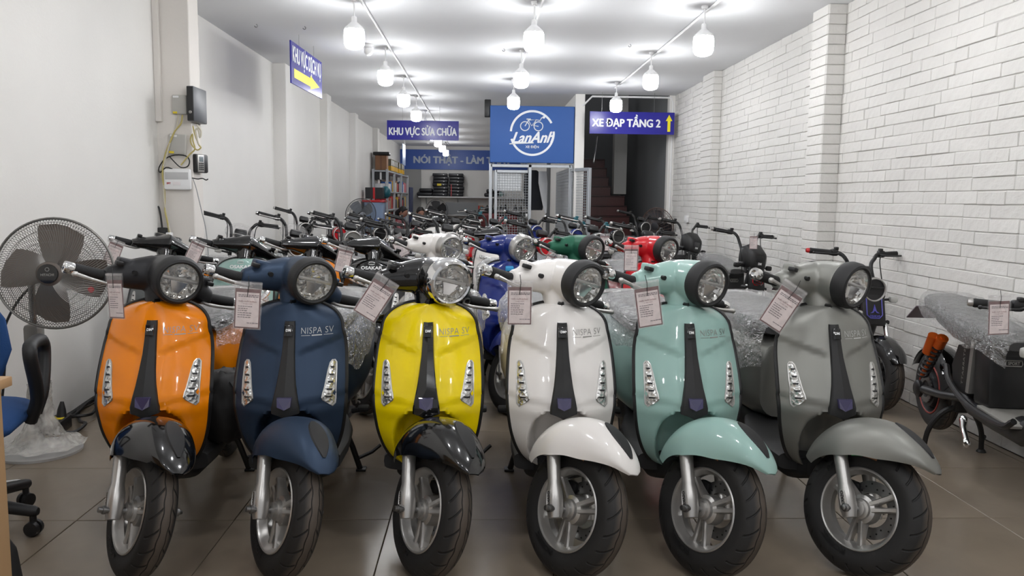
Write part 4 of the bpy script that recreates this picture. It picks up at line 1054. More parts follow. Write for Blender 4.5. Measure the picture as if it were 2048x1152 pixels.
def brick_wall(wr):
    rr = random.Random(11); meshes = []
    for v in range(8):
        g = G().rbox((0, 0, 0), (0.022, 0.2375+0.0003*(v % 8), 0.0715), 0.004, 1)
        g.V = [(x+rr.uniform(-.0018, .0018), y+rr.uniform(-.002, .002), z+rr.uniform(-.0016, .0016)) for x, y, z in g.V]
        me = mesh('brick', g, 30); me.materials.append(m_brick); meshes.append(me)
    cand = []
    for c in range(37):
        z = 0.0375+0.0735*c
        if z > CZ: break
        off = 0.12*(c % 2)
        y = YF+0.12*(c % 2)
        while y < SY:
            l = rr.choice((0.24, 0.24, 0.24, 0.30, 0.36)); cand.append((y+l/2, z, l)); y += l
    near = [p for p in cand if 3.75 < p[0] < 5.95 and p[1] > 0.05]
    near.sort(key=lambda p: p[0]); near = near[:300]; ns = set(near); far = G()
    for y, z, l in cand:
        J = Matrix.Translation((XR+0.013+rr.uniform(-0.003, 0.003), y, z+rr.uniform(-0.0015, 0.0015))) @ Euler((rr.uniform(-.010, .010), rr.uniform(-.02, .02), rr.uniform(-.008, .008))).to_matrix().to_4x4() @ Matrix.Scale(l/0.24, 4, (0, 1, 0))
        me = rr.choice(meshes)
        if (y, z, l) in ns: ob('brick', me, m_brick, wr, J)
        elif y > 2.2: far.add([v.co for v in me.vertices], [tuple(p.vertices) for p in me.polygons], J)
    o = ob('brickwork', far, m_brick, wr, smooth=30, kind='stuff')
    for y0, y1, d in ((6.05, 6.33, 0.13), (9.16, 9.6, 0.09)):
        p = ob('pillar', G().box((XR-d/2+0.056, (y0+y1)/2, CZ/2), (d+0.1, y1-y0-0.008, CZ)), m_mort, wr, smooth=0); f = G()
        for c in range(37):
            z = 0.0375+0.0735*c
            if z > CZ-0.03: break
            for (cx, cy, sx, sy) in ((XR-d/2, y0+0.003, d+0.006, 0.022), (XR-d+0.006, (y0+y1)/2, 0.024, y1-y0)):
                f.rbox((cx+rr.uniform(-.002, .002), cy+rr.uniform(-.002, .002), z), (sx, sy, 0.0705), 0.004, 1)
        ob('pillar_bricks', f, m_brick, p, smooth=30, kind='stuff')

# ------------------------------------------------------------------ lights that hang in three rows
m_bulb = mat('lit bulb diffuser', (250, 252, 255), 0.4, emit=BULB_STRENGTH)
m_house = mat('white bulb housing', (236, 236, 236), 0.5)
def bulbs():
    dm = mesh('diffuser', G().lathe([(0.072, 0.02), (0.076, 0.0), (0.0775, -0.05), (0.074, -0.09), (0.062, -0.112), (0.035, -0.124), (0.004, -0.127)], 24), 60); dm.materials.append(m_bulb)
    hm = mesh('housing', G().lathe([(0.015, 0.115), (0.020, 0.11), (0.021, 0.075), (0.030, 0.068), (0.05, 0.05), (0.070, 0.03), (0.074, 0.018)], 20), 60); hm.materials.append(m_house)
    cm = mesh('cord', G().tube([(0, 0, 0.11), (0.002, 0, 0.16), (0, 0, 0.225)], 0.006, 8), 60); cm.materials.append(m_house)
    rm = mesh('rose', G().lathe([(0.02, 0.222), (0.026, 0.235), (0.026, 0.245)], 14), 60); rm.materials.append(m_house)
    rows = [('left', -0.965, [0.35, 2.3, 4.25, 6.2, 8.15, 10.0, 11.85, 13.8, 15.7, 17.6, 19.5, 21.4]), ('middle', 0.38, [0.35, 2.3, 4.25, 6.18, 8.15, 10.08]), ('right', 1.675, [0.35, 2.3, 4.25, 6.2, 8.12, 10.2])]
    ordn = ['first', 'second', 'third', 'fourth', 'fifth', 'sixth', 'seventh', 'eighth', 'ninth', 'tenth', 'eleventh', 'twelfth', 'thirteenth']
    for nm, x, ys in rows:
        for i, y in enumerate(ys):
            if y < 6: lab = 'lit white hanging bulb of the %s row near the shop front, %s from the entrance' % (nm, ordn[i])
            else: lab = 'lit white hanging bulb, %s from the front in the %s ceiling row' % (ordn[i-3], nm)
            t = thing('hanging_bulb', lab, 'light bulb', (x, y, 2.475), 0, 'bulbs of the %s ceiling row' % nm)
            ob('diffuser', dm, m_bulb, t); ob('housing', hm, m_house, t); ob('cord', cm, m_house, t); ob('ceiling_rose', rm, m_house, t)
    for nm, x, y0, y1 in (('left', -0.965, -1.0, 22.5), ('middle', 0.38, -1.0, 10.5), ('right', 1.675, -1.0, 10.6)):
        pts = [(x+0.05+0.012*noise.noise((y*0.9, x, 0)), y, CZ-0.014) for y in [y0+(y1-y0)*i/40 for i in range(41)]]
        tag(ob('ceiling_conduit', G().tube(pts, 0.011, 8), m_conduit), 'thin white conduit along the %s row of bulbs on the ceiling' % nm, 'conduit', 'ceiling conduits')
    tag(ob('doorway_conduit', G().tube([(SX0-0.03, SY-0.03, CZ-0.16), (SX0+0.10, SY-0.03, CZ-0.03), (XR-0.06, SY-0.03, CZ-0.03), (XR-0.03, SY-0.03, CZ-0.10), (XR-0.03, SY-0.04, 0.5)], 0.014, 8), m_conduit), 'white pipe framing the stair doorway down the brick wall', 'conduit')
    d = thing('ceiling_sensor', 'small white dome sensor on the ceiling beside the left bulbs', 'sensor', (-1.11, 8.0, CZ-0.03))
    ob('dome', G().ell((0, 0, -0.03), (0.045, 0.045, 0.05), 14, 8), m_house, d); ob('base', G().lathe([(0.05, 0.0), (0.05, 0.028)], 18), m_house, d)
    for i, (x, y) in enumerate(((0.20, 8.05), (1.38, 7.7), (-1.95, 7.15), (-1.55, 7.2))):
        tag(ob('ceiling_hook', G().tube(arc((x, y, CZ-0.02), 0.012, -180, 90, 8), 0.004, 5), m_steel), 'tiny metal hook screwed into the ceiling, %s' % ('behind the middle bulbs', 'before the right row of bulbs', 'leftmost near the left wall', 'before the blue arrow sign')[i], 'hook', 'ceiling hooks')

# ------------------------------------------------------------------ signs
def sign(name, label, mx, wd, ht, panel, texts, wires, arrow=None, th=0.012):
    t = thing(name, label, 'sign', mx.to_translation(), 0); rot = mx.copy(); rot.translation = (0, 0, 0)
    ob('panel', G().rbox((0, 0, 0), (wd, th, ht), 0.002, 1), panel, t, rot)
    for s, w_, h_, cx, cz, m, n, b, q in texts:
        g = fit_w(bold_geo(s, b), w_, h_); g.V = [(v[0]+cx, -th/2-0.0012-v[2], v[1]+cz) for v in g.V]; ob(n, g, m, t, rot, smooth=0)
    if arrow: 
        g = G().poly([(x, -th/2-0.0015, z) for x, z in arrow], (0, 1, 0), 0.001); ob('arrow', g, m_signyel, t, rot, smooth=0)
    for x, l in wires: ob('hanging_wire', G().tube([(x, 0, ht/2-0.01), (x, 0, ht/2+l)], 0.0022, 5), m_steel, t, rot)
    return t
def shear_geo(g, k):
    g.V = [(v[0]+k*v[1], v[1], v[2]) for v in g.V]; return g
def signs():
    M1 = Matrix.Translation((-1.675, 7.87, 2.43)) @ Matrix.Rotation(R(88), 4, 'Z')
    sign('service_area_sign', 'blue hanging sign turned sideways with a yellow arrow pointing right', M1, 1.16, 0.37, m_blue2,
         [('KHU VỰC DỊCH VỤ', 1.06, 0.21, 0.0, 0.075, m_signwhite, 'lettering', 0.009, 0)], [(-0.28, 0.115), (0.27, 0.115)],
         [(-0.49, -0.045), (0.10, -0.045), (0.10, -0.02), (0.46, -0.085), (0.10, -0.15), (0.10, -0.125), (-0.49, -0.125)])
    sign('repair_area_sign', 'blue hanging sign with white letters above the back workshop', Matrix.Translation((-0.965, 13.2, 2.335)) @ Matrix.Rotation(R(-1), 4, 'Z'), 1.16, 0.31, m_blue2,
         [('KHU VỰC SỬA CHỮA', 1.10, 0.20, 0, -0.015, m_signwhite, 'lettering', 0.009, 0)], [(-0.33, 0.23), (0.27, 0.23)])
    sign('bicycle_floor_sign', 'blue hanging sign with a yellow up arrow before the stairs', Matrix.Translation((2.05, 11.1, 2.305)), 1.17, 0.30, m_blue2,
         [('XE ĐẠP TẦNG 2', 0.95, 0.20, -0.08, 0.015, m_signwhite, 'lettering', 0.009, 0)], [(0.30, 0.26), (-0.42, 0.26)],
         [(0.49, -0.11), (0.49, 0.035), (0.465, 0.035), (0.51, 0.12), (0.555, 0.035), (0.53, 0.035), (0.53, -0.11)])
    b = sign('slogan_banner', 'long blue banner with pale letters across the back wall', Matrix.Translation((0.10, YB-0.02, 2.34)), 4.88, 0.56, m_blue3,
         [('NÓI THẬT - LÀM THẬT - GIÁ THẬT', 4.25, 0.33, 0.06, 0.0, m_signgrey, 'lettering', 0.010, 0)], [], None, 0.03)
    # shop sign: box panel with ring, bicycle and script
    t = thing('shop_logo_sign', 'large light blue sign with white ring, bicycle and script above the wire cage', 'sign', (0.70, 11.46, 2.155))
    ob('panel', G().rbox((0, 0, 0), (1.19, 0.08, 0.79), 0.006, 1), m_blue, t)
    fy = -0.0415
    def flat(g): return g
    ring = G(); P = []
    for i in range(61):
        a = R(30+ (345-0)*i/60) if False else R(28+318*i/60)
        P.append([(r*cos(a), fy-0.001, 0.02+r*sin(a)) for r in (0.288, 0.318)])
    # the ring breaks where the script crosses it
    keep = [p for p in range(61)]
    def seg(a0, a1):
        q = G(); q.grid([[(r*cos(R(a0+(a1-a0)*i/30)), fy-0.001, 0.02+r*sin(R(a0+(a1-a0)*i/30))) for r in (0.288, 0.318)] for i in range(31)]); return q
    ob('logo_ring', seg(28, 176), m_signwhite, t, smooth=0); ob('logo_ring', seg(196, 365), m_signwhite, t, smooth=0)
    g = fit_w(shear_geo(bold_geo('LanAnh', 0.007), 0.42), 0.60, 0.16); g.V = [(v[0]+0.01, fy-0.002-v[2], v[1]-0.04+0.09*v[0]*0.3) for v in g.V]; ob('script_lettering', g, m_signwhite, t, smooth=0)
    ob('script_flourish', G().tube([(-0.32, fy-0.002, -0.135), (-0.2, fy-0.002, -0.125), (0.02, fy-0.002, -0.115)], 0.009, 5), m_signwhite, t)
    g = fit_w(bold_geo('XE ĐIỆN', 0.005), 0.19, 0.055); g.V = [(v[0], fy-0.002-v[2], v[1]-0.17) for v in g.V]; ob('lettering', g, m_signwhite, t, smooth=0)
    for cx in (-0.105, 0.085): ob('bicycle_wheel_mark', G().tube([(cx+0.062*cos(2*pi*k/28), fy-0.002, 0.115+0.062*sin(2*pi*k/28)) for k in range(28)], 0.007, 4, closed=True), m_signwhite, t)
    ob('bicycle_frame_mark', G().tube([(x, fy-0.003, z) for x, z in ((-0.105, 0.115), (-0.055, 0.2), (0.05, 0.205), (-0.01, 0.12), (-0.06, 0.2))], 0.007, 4), m_signwhite, t)
    ob('bicycle_fork_mark', G().tube([(x, fy-0.003, z) for x, z in ((0.085, 0.115), (0.015, 0.125), (0.05, 0.205), (0.105, 0.195), (0.13, 0.235), (0.155, 0.235))], 0.007, 4), m_signwhite, t)
    ob('bicycle_saddle_mark', G().tube([(x, fy-0.003, z) for x, z in ((-0.085, 0.212), (-0.025, 0.212))], 0.009, 4), m_signwhite, t)
    ob('flower_mark', G().ell((0.158, fy-0.002, 0.24), (0.02, 0.003, 0.02), 10, 5), m_signwhite, t)
    tag(ob('wall_speaker', G().rbox((0.07, 11.55, 2.52), (0.09, 0.12, 0.24), 0.01), m_black), 'small black speaker beside the top corner of the logo sign', 'speaker')
    t = thing('hanging_card_sign', 'small pale hanging card seen almost edge on before the banner', 'sign', (-1.60, 16.6, 2.12)); ob('panel', G().rbox((0, 0, 0), (0.012, 0.55, 0.42), 0.002, 1), mat('pale blue sign card', (150, 170, 205), 0.3), t)
    for y in (-0.2, 0.2): ob('hanging_wire', G().tube([(0, y, 0.2), (0, y, 0.6)], 0.003, 5), m_steel, t)
    c = thing('security_camera', 'little white camera above the letters of the back banner', 'camera', (-1.38, 20.6, 2.66))
    ob('camera_body', G().rbox((0, 0, -0.02), (0.07, 0.12, 0.07), 0.02), m_house, c); ob('mount', G().tube([(0, 0.02, 0.0), (0, 0.02, 0.06)], 0.02, 8), m_house, c)
# ------------------------------------------------------------------ wire cage, racks, shelves
def wire_panel(x0, x1, z0, z1, n, m, r=0.003):
    g = G()
    for i in range(n+1): x = x0+(x1-x0)*i/n; g.tube([(x, 0, z0), (x, 0, z1)], r, 4)
    for i in range(m+1): z = z0+(z1-z0)*i/m; g.tube([(x0, 0.004, z), (x1, 0.004, z)], r, 4)
    return g
def cage():
    t = thing('wire_cage', 'silver steel wire mesh cage under the blue logo sign', 'cage', (0.12, 11.5, 0))
    def bar(n, a, b, w_=0.045): ob(n, G().rbox(((a[0]+b[0])/2, (a[1]+b[1])/2, (a[2]+b[2])/2), (max(w_, abs(a[0]-b[0])), max(w_, abs(a[1]-b[1])), max(w_, abs(a[2]-b[2]))), 0.004, 1), m_alu, t)
    for x, h in ((0.0, 1.75), (0.56, 1.74), (1.14, 1.74)): bar('post', (x, 0, 0), (x, 0, h))
    bar('rail', (0, 0, 1.72), (1.14, 0, 1.72)); bar('rail', (0, 0, 0.03), (0.56, 0, 0.03)); bar('rail', (0.04, 0, 0.62), (0.56, 0, 0.62), 0.03)
    bar('door_stile', (0.075, 0, 0.05), (0.075, 0, 1.66), 0.04); bar('door_rail', (0.075, 0, 1.64), (0.53, 0, 1.64), 0.04)
    ob('wire_mesh', wire_panel(0.09, 0.54, 0.66, 1.62, 12, 26), m_alu, t, Matrix.Translation((0, 0.005, 0)), smooth=0, kind='stuff')
    ob('wire_mesh', wire_panel(0.09, 0.54, 0.05, 0.60, 12, 15), m_alu, t, Matrix.Translation((0, 0.005, 0)), smooth=0, kind='stuff')
    ob('latch', G().rbox((0.52, -0.03, 1.0), (0.03, 0.03, 0.09), 0.005), m_steel, t)
    # open door leaf, and the far side
    D = Matrix.Translation((1.14, 0, 0)) @ Matrix.Rotation(R(-62), 4, 'Z')
    for x in (0.02, 0.46): ob('leaf_stile', G().rbox((x, 0, 0.86), (0.05, 0.045, 1.66), 0.004, 1), m_alu, t, D)
    for z in (0.05, 0.88, 1.67): ob('leaf_rail', G().rbox((0.24, 0, z), (0.44, 0.04, 0.045), 0.004, 1), m_alu, t, D)
    ob('leaf_mesh', wire_panel(0.05, 0.44, 0.07, 1.65, 10, 42), m_alu, t, D, smooth=0, kind='stuff')
    ob('side_mesh', wire_panel(0.1, 2.2, 0.05, 1.70, 40, 36, 0.0025), m_alu, t, Matrix.Translation((1.14, 0, 0)) @ Matrix.Rotation(R(90), 4, 'Z'), smooth=0, kind='stuff')
    tag(ob('paper_notice', G().rbox((0.36, 11.53, 1.50), (0.40, 0.004, 0.26), 0.001, 1), mat('white paper', (226, 228, 230), 0.6)), 'white paper sheet hanging inside the wire cage door', 'paper')
    tag(ob('hanging_jacket', G().loft([[(x+0.02*sin(k), 12.6+0.05*sin(2*pi*k/14), z+0.0) if False else (0.80+wv*cos(2*pi*k/14)+dx, 12.6+0.05*sin(2*pi*k/14), z) for k in range(14)] for z, wv, dx in ((1.70, 0.05, 0), (1.64, 0.14, 0), (1.4, 0.16, .01), (1.2, 0.15, .02), (1.08, 0.12, .03))]), mat('dark cloth', (36, 38, 44), 0.9)), 'dark jacket hanging inside the wire cage', 'jacket')
    tag(ob('white_cloth', G().loft([[(0.93+wv*cos(2*pi*k/12)+dx, 12.45+0.03*sin(2*pi*k/12), z) for k in range(12)] for z, wv, dx in ((1.68, 0.06, 0), (1.5, 0.07, .01), (1.3, 0.05, .03), (1.12, 0.03, .05), (1.04, 0.015, .06))]), mat('white cloth', (214, 216, 218), 0.85)), 'white cloth hanging beside the dark jacket in the cage', 'cloth')

def item_box(n, label, c, d, m, cat='box', group=None, parts=True, lidm=None):
    t = thing(n, label, cat, (c[0], c[1], c[2]-d[2]/2), 0, group)
    ob('carton', G().rbox((0, 0, d[2]/2), d, 0.004, 1), m, t)
    if parts: ob('tape', G().rbox((0, 0, d[2]/2), (0.04, d[1]+0.002, d[2]+0.002), 0.001, 1), lidm or m_white, t)
    return t
def rack():
    X0, X1 = -2.30, -1.97; ys = [17.0, 18.35, 19.9, 21.6]
    t = thing('shelving_rack', 'long white slotted steel shelving rack along the left wall', 'shelf', (X0, 17.0, 0))
    for i, y in enumerate(ys):
        for x in (X0+0.02, X1-0.02): ob('upright', G().rbox((x-X0, y-17.0, 0.92), (0.05, 0.05, 1.84), 0.003, 1), m_alu, t)
    for z in (0.25, 0.62, 0.98, 1.36, 1.80):
        for a, b in zip(ys, ys[1:]): ob('shelf', G().rbox(((X1-X0)/2, (a+b)/2-17.0, z), (X1-X0, b-a-0.02, 0.035), 0.004, 1), m_alu, t)
    rr = random.Random(21)
    cols = [('red', (176, 36, 44)), ('white', (214, 214, 212)), ('yellow', (214, 170, 40)), ('brown', (150, 112, 84)), ('black', (34, 34, 38)), ('blue', (52, 98, 168)), ('grey', (140, 142, 146)), ('pink', (206, 120, 130))]
    where = {0.62: 'second shelf from the floor', 0.98: 'middle shelf', 1.36: 'fourth shelf', 1.80: 'top shelf', 0.25: 'bottom shelf'}
    # end of the rack that faces the shop
    item_box('tool_case', 'black case on the near end of the rack below its top shelf', (-2.13, 17.2, 1.70-0.0), (0.28, 0.3, 0.15), mat('case black', (30, 30, 34), 0.5), 'case')
    item_box('carton', 'flat white carton under the black case at the near rack end', (-2.12, 17.2, 1.47), (0.27, 0.3, 0.14), mat('white card', (222, 222, 224), 0.6))
    item_box('carton', 'big red carton at the near end of the fourth rack shelf', (-2.135, 17.2, 1.165), (0.29, 0.3, 0.32), mat('red card', (176, 30, 40), 0.5), lidm=mat('dark red band', (120, 22, 30), 0.5))
    item_box('carton', 'yellow carton low at the near end of the rack', (-2.10, 17.2, 0.79), (0.26, 0.3, 0.28), mat('yellow card', (216, 166, 36), 0.6))
    item_box('carton', 'brown carton on top of the rack at its near end', (-2.13, 17.25, 1.975), (0.24, 0.3, 0.30), mat('brown card', (152, 110, 80), 0.7), lidm=mat('brown tape', (132, 92, 66), 0.5))
    tag(ob('motor_part', G().rbox((-2.12, 17.2, 2.165), (0.34, 0.3, 0.07), 0.02), m_black), 'flat black part lying on the brown carton on the rack', 'part')
    for i, y in enumerate((17.6, 17.85, 18.1, 18.4, 18.7, 19.3, 20.0, 20.3)):
        lab = ['first', 'second', 'third', 'fourth', 'fifth', 'sixth', 'seventh', 'eighth'][i]
        tt = thing('oil_carton', 'grey and yellow carton on the rack top, %s from the near end' % lab, 'box', (-2.06, y, 1.818), 0, 'cartons on the rack top')
        ob('carton', G().rbox((0, 0, 0.13), (0.20, 0.17, 0.26), 0.004, 1), mat('grey yellow card', (120, 116, 100), 0.6), tt)
        ob('yellow_band', G().rbox((0, 0, 0.06), (0.204, 0.174, 0.10), 0.003, 1), mat('yellow card', (216, 166, 36), 0.6), tt)
        ob('white_panel', G().rbox((0.101, 0, 0.18), (0.004, 0.09, 0.10), 0.001, 1), m_white, tt)
    cnt = 0
    for z in (0.62, 0.98, 1.36):
        y = 17.55; k = 0
        while y < 21.4:
            wy = rr.uniform(0.12, 0.26); h = rr.uniform(0.16, 0.28)
            c = rr.choice(cols); k += 1
            item_box('parts_carton', '%s parts carton, number %s along the rack on the %s' % (c[0], 'one two three four five six seven eight nine ten eleven twelve thirteen fourteen fifteen sixteen seventeen eighteen nineteen twenty twentyone twentytwo twentythree twentyfour'.split()[k-1], where[z]),
                     (-2.135, y+wy/2, z+0.019+h/2), (0.225, wy, h), mat('card '+c[0], c[1], 0.6), group='parts cartons on the rack', lidm=m_white if c[0] != 'white' else mat('card red', (176, 36, 44), 0.6))
            y += wy+rr.uniform(0.02, 0.08)
    # bins stacked before the rack
    bl = mat('translucent bin', (150, 170, 200), 0.2)
    for i, (z, lab) in enumerate(((0.0, 'bottom'), (0.42, 'middle'), (0.80, 'top'))):
        b = thing('storage_bin', 'pale blue plastic storage bin, %s of the stack left of the rack' % lab, 'bin', (-2.1, 15.9, z), 0, 'stacked storage bins')
        ob('tub', G().loft([[(wv*math.copysign(abs(cos(2*pi*k/24))**0.4, cos(2*pi*k/24))*0.2, wv*math.copysign(abs(sin(2*pi*k/24))**0.4, sin(2*pi*k/24))*0.26, zz) for k in range(24)] for zz, wv in ((0.0, 0.9), (0.35, 1.0))]), bl, b)
        ob('lid', G().rbox((0, 0, 0.375), (0.43, 0.55, 0.045), 0.015), m_red if i == 2 else mat('blue lid', (40, 90, 170), 0.4), b)
    item_box('shoe_carton', 'black carton with a red mark on top of the bin stack', (-2.10, 15.9, 1.33), (0.34, 0.3, 0.22), mat('case black', (30, 30, 34), 0.5), lidm=m_red)
    tag(ob('teal_bag', G().ell((-1.92, 16.15, 1.35), (0.10, 0.12, 0.13), 14, 8), m_teal), 'teal plastic bag slumped between the bins and the rack', 'bag')

def back_shelves():
    for z, lab, y0 in ((1.30, 'upper', 0), (0.93, 'lower', 0)):
        t = thing('wall_shelf', 'long pale %s shelf along the back wall' % lab, 'shelf', (-0.2, YB-0.2, z), 0, 'back wall shelves')
        ob('board', G().rbox((0, 0, -0.02), (3.2, 0.38, 0.04), 0.004, 1), mat('pale shelf board', (212, 212, 212), 0.5), t)
        for x in (-1.4, -0.5, 0.5, 1.4): ob('bracket', G().poly([(x, 0.18, -0.04), (x, -0.15, -0.04), (x, 0.18, -0.24)], (1, 0, 0), 0.02), m_steel, t, smooth=0)
    hard = mat('black hard case', (26, 27, 32), 0.4)
    for s, x, lab in ((0, -1.18, 'left'), (1, -0.73, 'right')):
        for k in range(7):
            t = thing('battery_case', 'black battery case, %s up in the %s tall stack on the back shelf' % (['lowest', 'second', 'third', 'fourth', 'fifth', 'sixth', 'topmost'][k], lab), 'case', (x+0.012*((k*7) % 3-1), YB-0.22, 1.30+0.0925*k), 0, 'battery cases on the upper back shelf')
            ob('shell', G().rbox((0, 0, 0.046), (0.42, 0.30, 0.091), 0.02), hard, t)
            ob('latch', G().rbox((0.10-0.05*s, -0.155, 0.05), (0.035, 0.012, 0.018), 0.003), m_white, t)
            if s == 0 and k == 3: ob('yellow_label', G().rbox((-0.02, -0.152, 0.05), (0.12, 0.005, 0.06), 0.001, 1), m_yellowlab, t)
    tag(ob('red_strap', G().rbox((-0.87, YB-0.385, 1.47), (0.02, 0.008, 0.33), 0.002, 1), m_red), 'thin red strap hanging down the front of the right case stack', 'strap')
    for x, n, lab in ((-1.62, 2, 'left of the tall case stacks'), (0.28, 2, 'right of the tall case stacks')):
        for k in range(n):
            tag(ob('folded_cover', G().rbox((x+0.03*k, YB-0.22, 1.30+0.055+0.11*k), (0.44-0.06*k, 0.3, 0.11), 0.04, 3), hard), '%s black bag lying %s' % (['lower', 'upper'][k], lab), 'bag', 'black bags on the upper back shelf')
    tag(ob('clear_bag', G().ell((0.50, YB-0.22, 1.38), (0.12, 0.13, 0.08), 14, 8), mat('pale green plastic bag', (140, 170, 165), 0.2)), 'pale green plastic bag on the right end of the black bags', 'bag')
    for i, (x, c, h, m) in enumerate(((-0.93, 0.10, 0.10, m_yellowlab), (-0.55, 0.035, 0.17, m_white), (-0.47, 0.035, 0.17, m_violet_can), (-0.39, 0.035, 0.17, m_white), (-0.31, 0.035, 0.17, m_violet_can))):
        if i == 0: item_box('small_carton', 'small yellow carton on the lower back shelf', (x, YB-0.25, 0.93+0.06), (0.14, 0.14, 0.12), m_yellowlab, lidm=m_black)
        else:
            t = thing('spray_can', '%s spray can in the row on the lower back shelf' % ['', 'first white', 'first violet', 'second white', 'second violet'][i], 'can', (x, YB-0.25, 0.93), 0, 'spray cans on the lower back shelf')
            ob('can', G().lathe([(0.034, 0), (0.035, 0.004), (0.035, 0.13), (0.022, 0.145)], 16), m, t); ob('cap', G().lathe([(0.02, 0.145), (0.02, 0.175), (0.012, 0.18)], 12), m_gblack, t)
    item_box('small_carton', 'open brown carton on the lower back shelf beside the cans', (-0.10, YB-0.25, 0.99), (0.28, 0.2, 0.12), mat('brown card', (152, 110, 80), 0.7), lidm=m_red)
    for i, x in enumerate((0.15, 0.27, 0.40, 0.55, 0.66, 0.95, 1.1)):
        g = G(); h = 0.11+0.05*((i*5) % 3)/2; g.lathe([(0.05, 0), (0.052, h*0.4), (0.03, h*0.5), (0.045, h*0.7), (0.02, h), (0.012, h+0.03)], 12)
        tag(ob('motor_part', g, m_motor, None, Matrix.Translation((x, YB-0.25, 0.93))), 'dark turned machine part on the lower back shelf, %s from the left' % ['first', 'second', 'third', 'fourth', 'fifth', 'sixth', 'seventh'][i], 'part', 'machine parts on the lower back shelf')
    c = thing('tool_cabinet', 'dark red metal tool cabinet below the back shelves', 'cabinet', (0.35, YB-0.62, 0))
    ob('cabinet_body', G().rbox((0, 0, 0.42), (1.3, 0.45, 0.84), 0.01), m_dred, c)
    for k in range(3): ob('drawer', G().rbox((0, -0.235, 0.2+0.24*k), (1.24, 0.02, 0.22), 0.006, 1), m_dred, c)
    b = thing('work_bench', 'grey steel work bench before the back wall', 'bench', (-0.55, YB-1.4, 0))
    ob('bench_top', G().rbox((0, 0, 0.80), (0.9, 0.5, 0.04), 0.004, 1), m_steel, b)
    for x in (-0.42, 0.42):
        for y in (-0.22, 0.22): ob('leg', G().rbox((x, y, 0.39), (0.05, 0.05, 0.78), 0.004, 1), m_steel, b)
    ob('back_board', G().rbox((0, 0.24, 0.98), (0.9, 0.02, 0.32), 0.004, 1), mat('grey back board', (120, 122, 124), 0.5), b)
    ob('door_1', G().rbox((-2.02, YB-0.02, 1.03), (0.55, 0.06, 2.06), 0.005, 1), mat('grey door', (150, 150, 148), 0.6), kind='structure')
    tag(ob('blue_board', G().rbox((-1.72, 19.6, 0.75), (0.06, 0.5, 1.5), 0.01), mat('navy board', (40, 50, 84), 0.5)), 'tall navy board standing at the far end of the rack', 'board')
m_violet_can = mat('violet can', (110, 104, 176), 0.3)

# ------------------------------------------------------------------ fans
def cage_mesh(r, depth, n, rw, front=True):
    g = G()
    for k in range(n):
        a0 = 2*pi*k/n; pts = []
        for i in range(8):
            q = i/7; rr_ = 0.055+(r-0.055)*q; a = a0+0.5*q*(1 if front else -1)
            pts.append((rr_*cos(a), (-depth*(1-q**2.4) if front else depth*0.8*(1-q**2.4)), rr_*sin(a)))
        g.tube(pts, rw, 3, cap=False)
    for q in ((0.45, 0.72, 0.9) if front else (0.5, 0.8)):
        g.tube([((0.055+(r-0.055)*q)*cos(2*pi*k/40), (-depth*(1-q**2.4)*0.97 if front else depth*0.8*(1-q**2.4)), (0.055+(r-0.055)*q)*sin(2*pi*k/40)) for k in range(40)], rw, 3, closed=True)
    return g
def blade(r, k, n, tw=0.35, w0=0.05, w1=0.10):
    a = 2*pi*k/n; g = G(); P = []
    for i in range(9):
        q = i/8; rr_ = 0.035+(r-0.035)*q; wv = (w0+(w1-w0)*sin(q*pi*0.62))*(1 if q < 0.85 else 1-((q-0.85)/0.15)**2*0.75); row = []
        for j in range(7):
            s = -1+2*j/6; u = wv*s+0.03*q; row.append((rr_*cos(a)-u*sin(a), -tw*wv*s*0.9+0.005*(1-s*s)+0.012, rr_*sin(a)+u*cos(a)))
        P.append(row)
    g.grid(P); Q = [[(x, y+0.004, z) for x, y, z in row] for row in P]; g.grid(Q); return g
def fan(name, label, loc, rz, hz, r, cm, bm_, pole, base, tilt=0.0, nblade=3, nw=90, rw=0.0014, off=0.12, rot=0.3, extra=None, hx=0.0):
    t = thing(name, label, 'fan', loc, 0)
    H = Matrix.Translation((off*sin(rz)+hx, -off*cos(rz), hz)) @ Matrix.Rotation(rz, 4, 'Z') @ Matrix.Rotation(tilt, 4, 'X')
    ob('front_grille', cage_mesh(r, r*0.30, nw, rw), cm, t, H, smooth=60, kind='stuff'); ob('rear_grille', cage_mesh(r, r*0.42, nw, rw, False), cm, t, H, smooth=60, kind='stuff')
    ob('guard_ring', G().tube([(r*cos(2*pi*k/56), 0, r*sin(2*pi*k/56)) for k in range(56)], 0.006, 8, closed=True), cm, t, H)
    for k in range(nblade): ob('blade', blade(r*0.88, k+rot, nblade, w0=r*0.2, w1=r*0.36), bm_, t, H)
    ob('hub_cap', G().lathe([(0.0, -r*0.31), (0.045, -r*0.31), (0.056, -r*0.29), (0.052, -r*0.26)], 28, 'Y'), bm_, t, H)
    ob('motor', G().lathe([(0.03, -0.02), (0.04, 0.03), (0.085, 0.06), (0.085, 0.15), (0.06, 0.18), (0.02, 0.185)], 24, 'Y'), pole, t, H)
    if base:
        ob('pole', G().tube([(0, 0, 0.05), (0, 0, hz*0.62)], 0.022, 14), pole, t); ob('inner_pole', G().tube([(0, 0, hz*0.6), (0, 0, hz-0.02)], 0.015, 12), m_steel, t)
        ob('pole_collar', G().lathe([(0.03, 0), (0.032, 0.01), (0.030, 0.07), (0.022, 0.08)], 16, 'Z', Matrix.Translation((0, 0, hz*0.58))), m_black, t)
        ob('yoke', G().tube([(0, 0, hz-0.06), (0, -0.02, hz), tuple(H @ Vector((0, 0.1, 0)))], 0.022, 10), pole, t)
        ob('base_plate', G().lathe([(base, 0.0), (base, 0.012), (base*0.92, 0.022), (base*0.3, 0.04), (0.03, 0.06)], 40), mat('grey white fan base', (196, 196, 194), 0.4), t)
    if extra: extra(t, H)
    return t
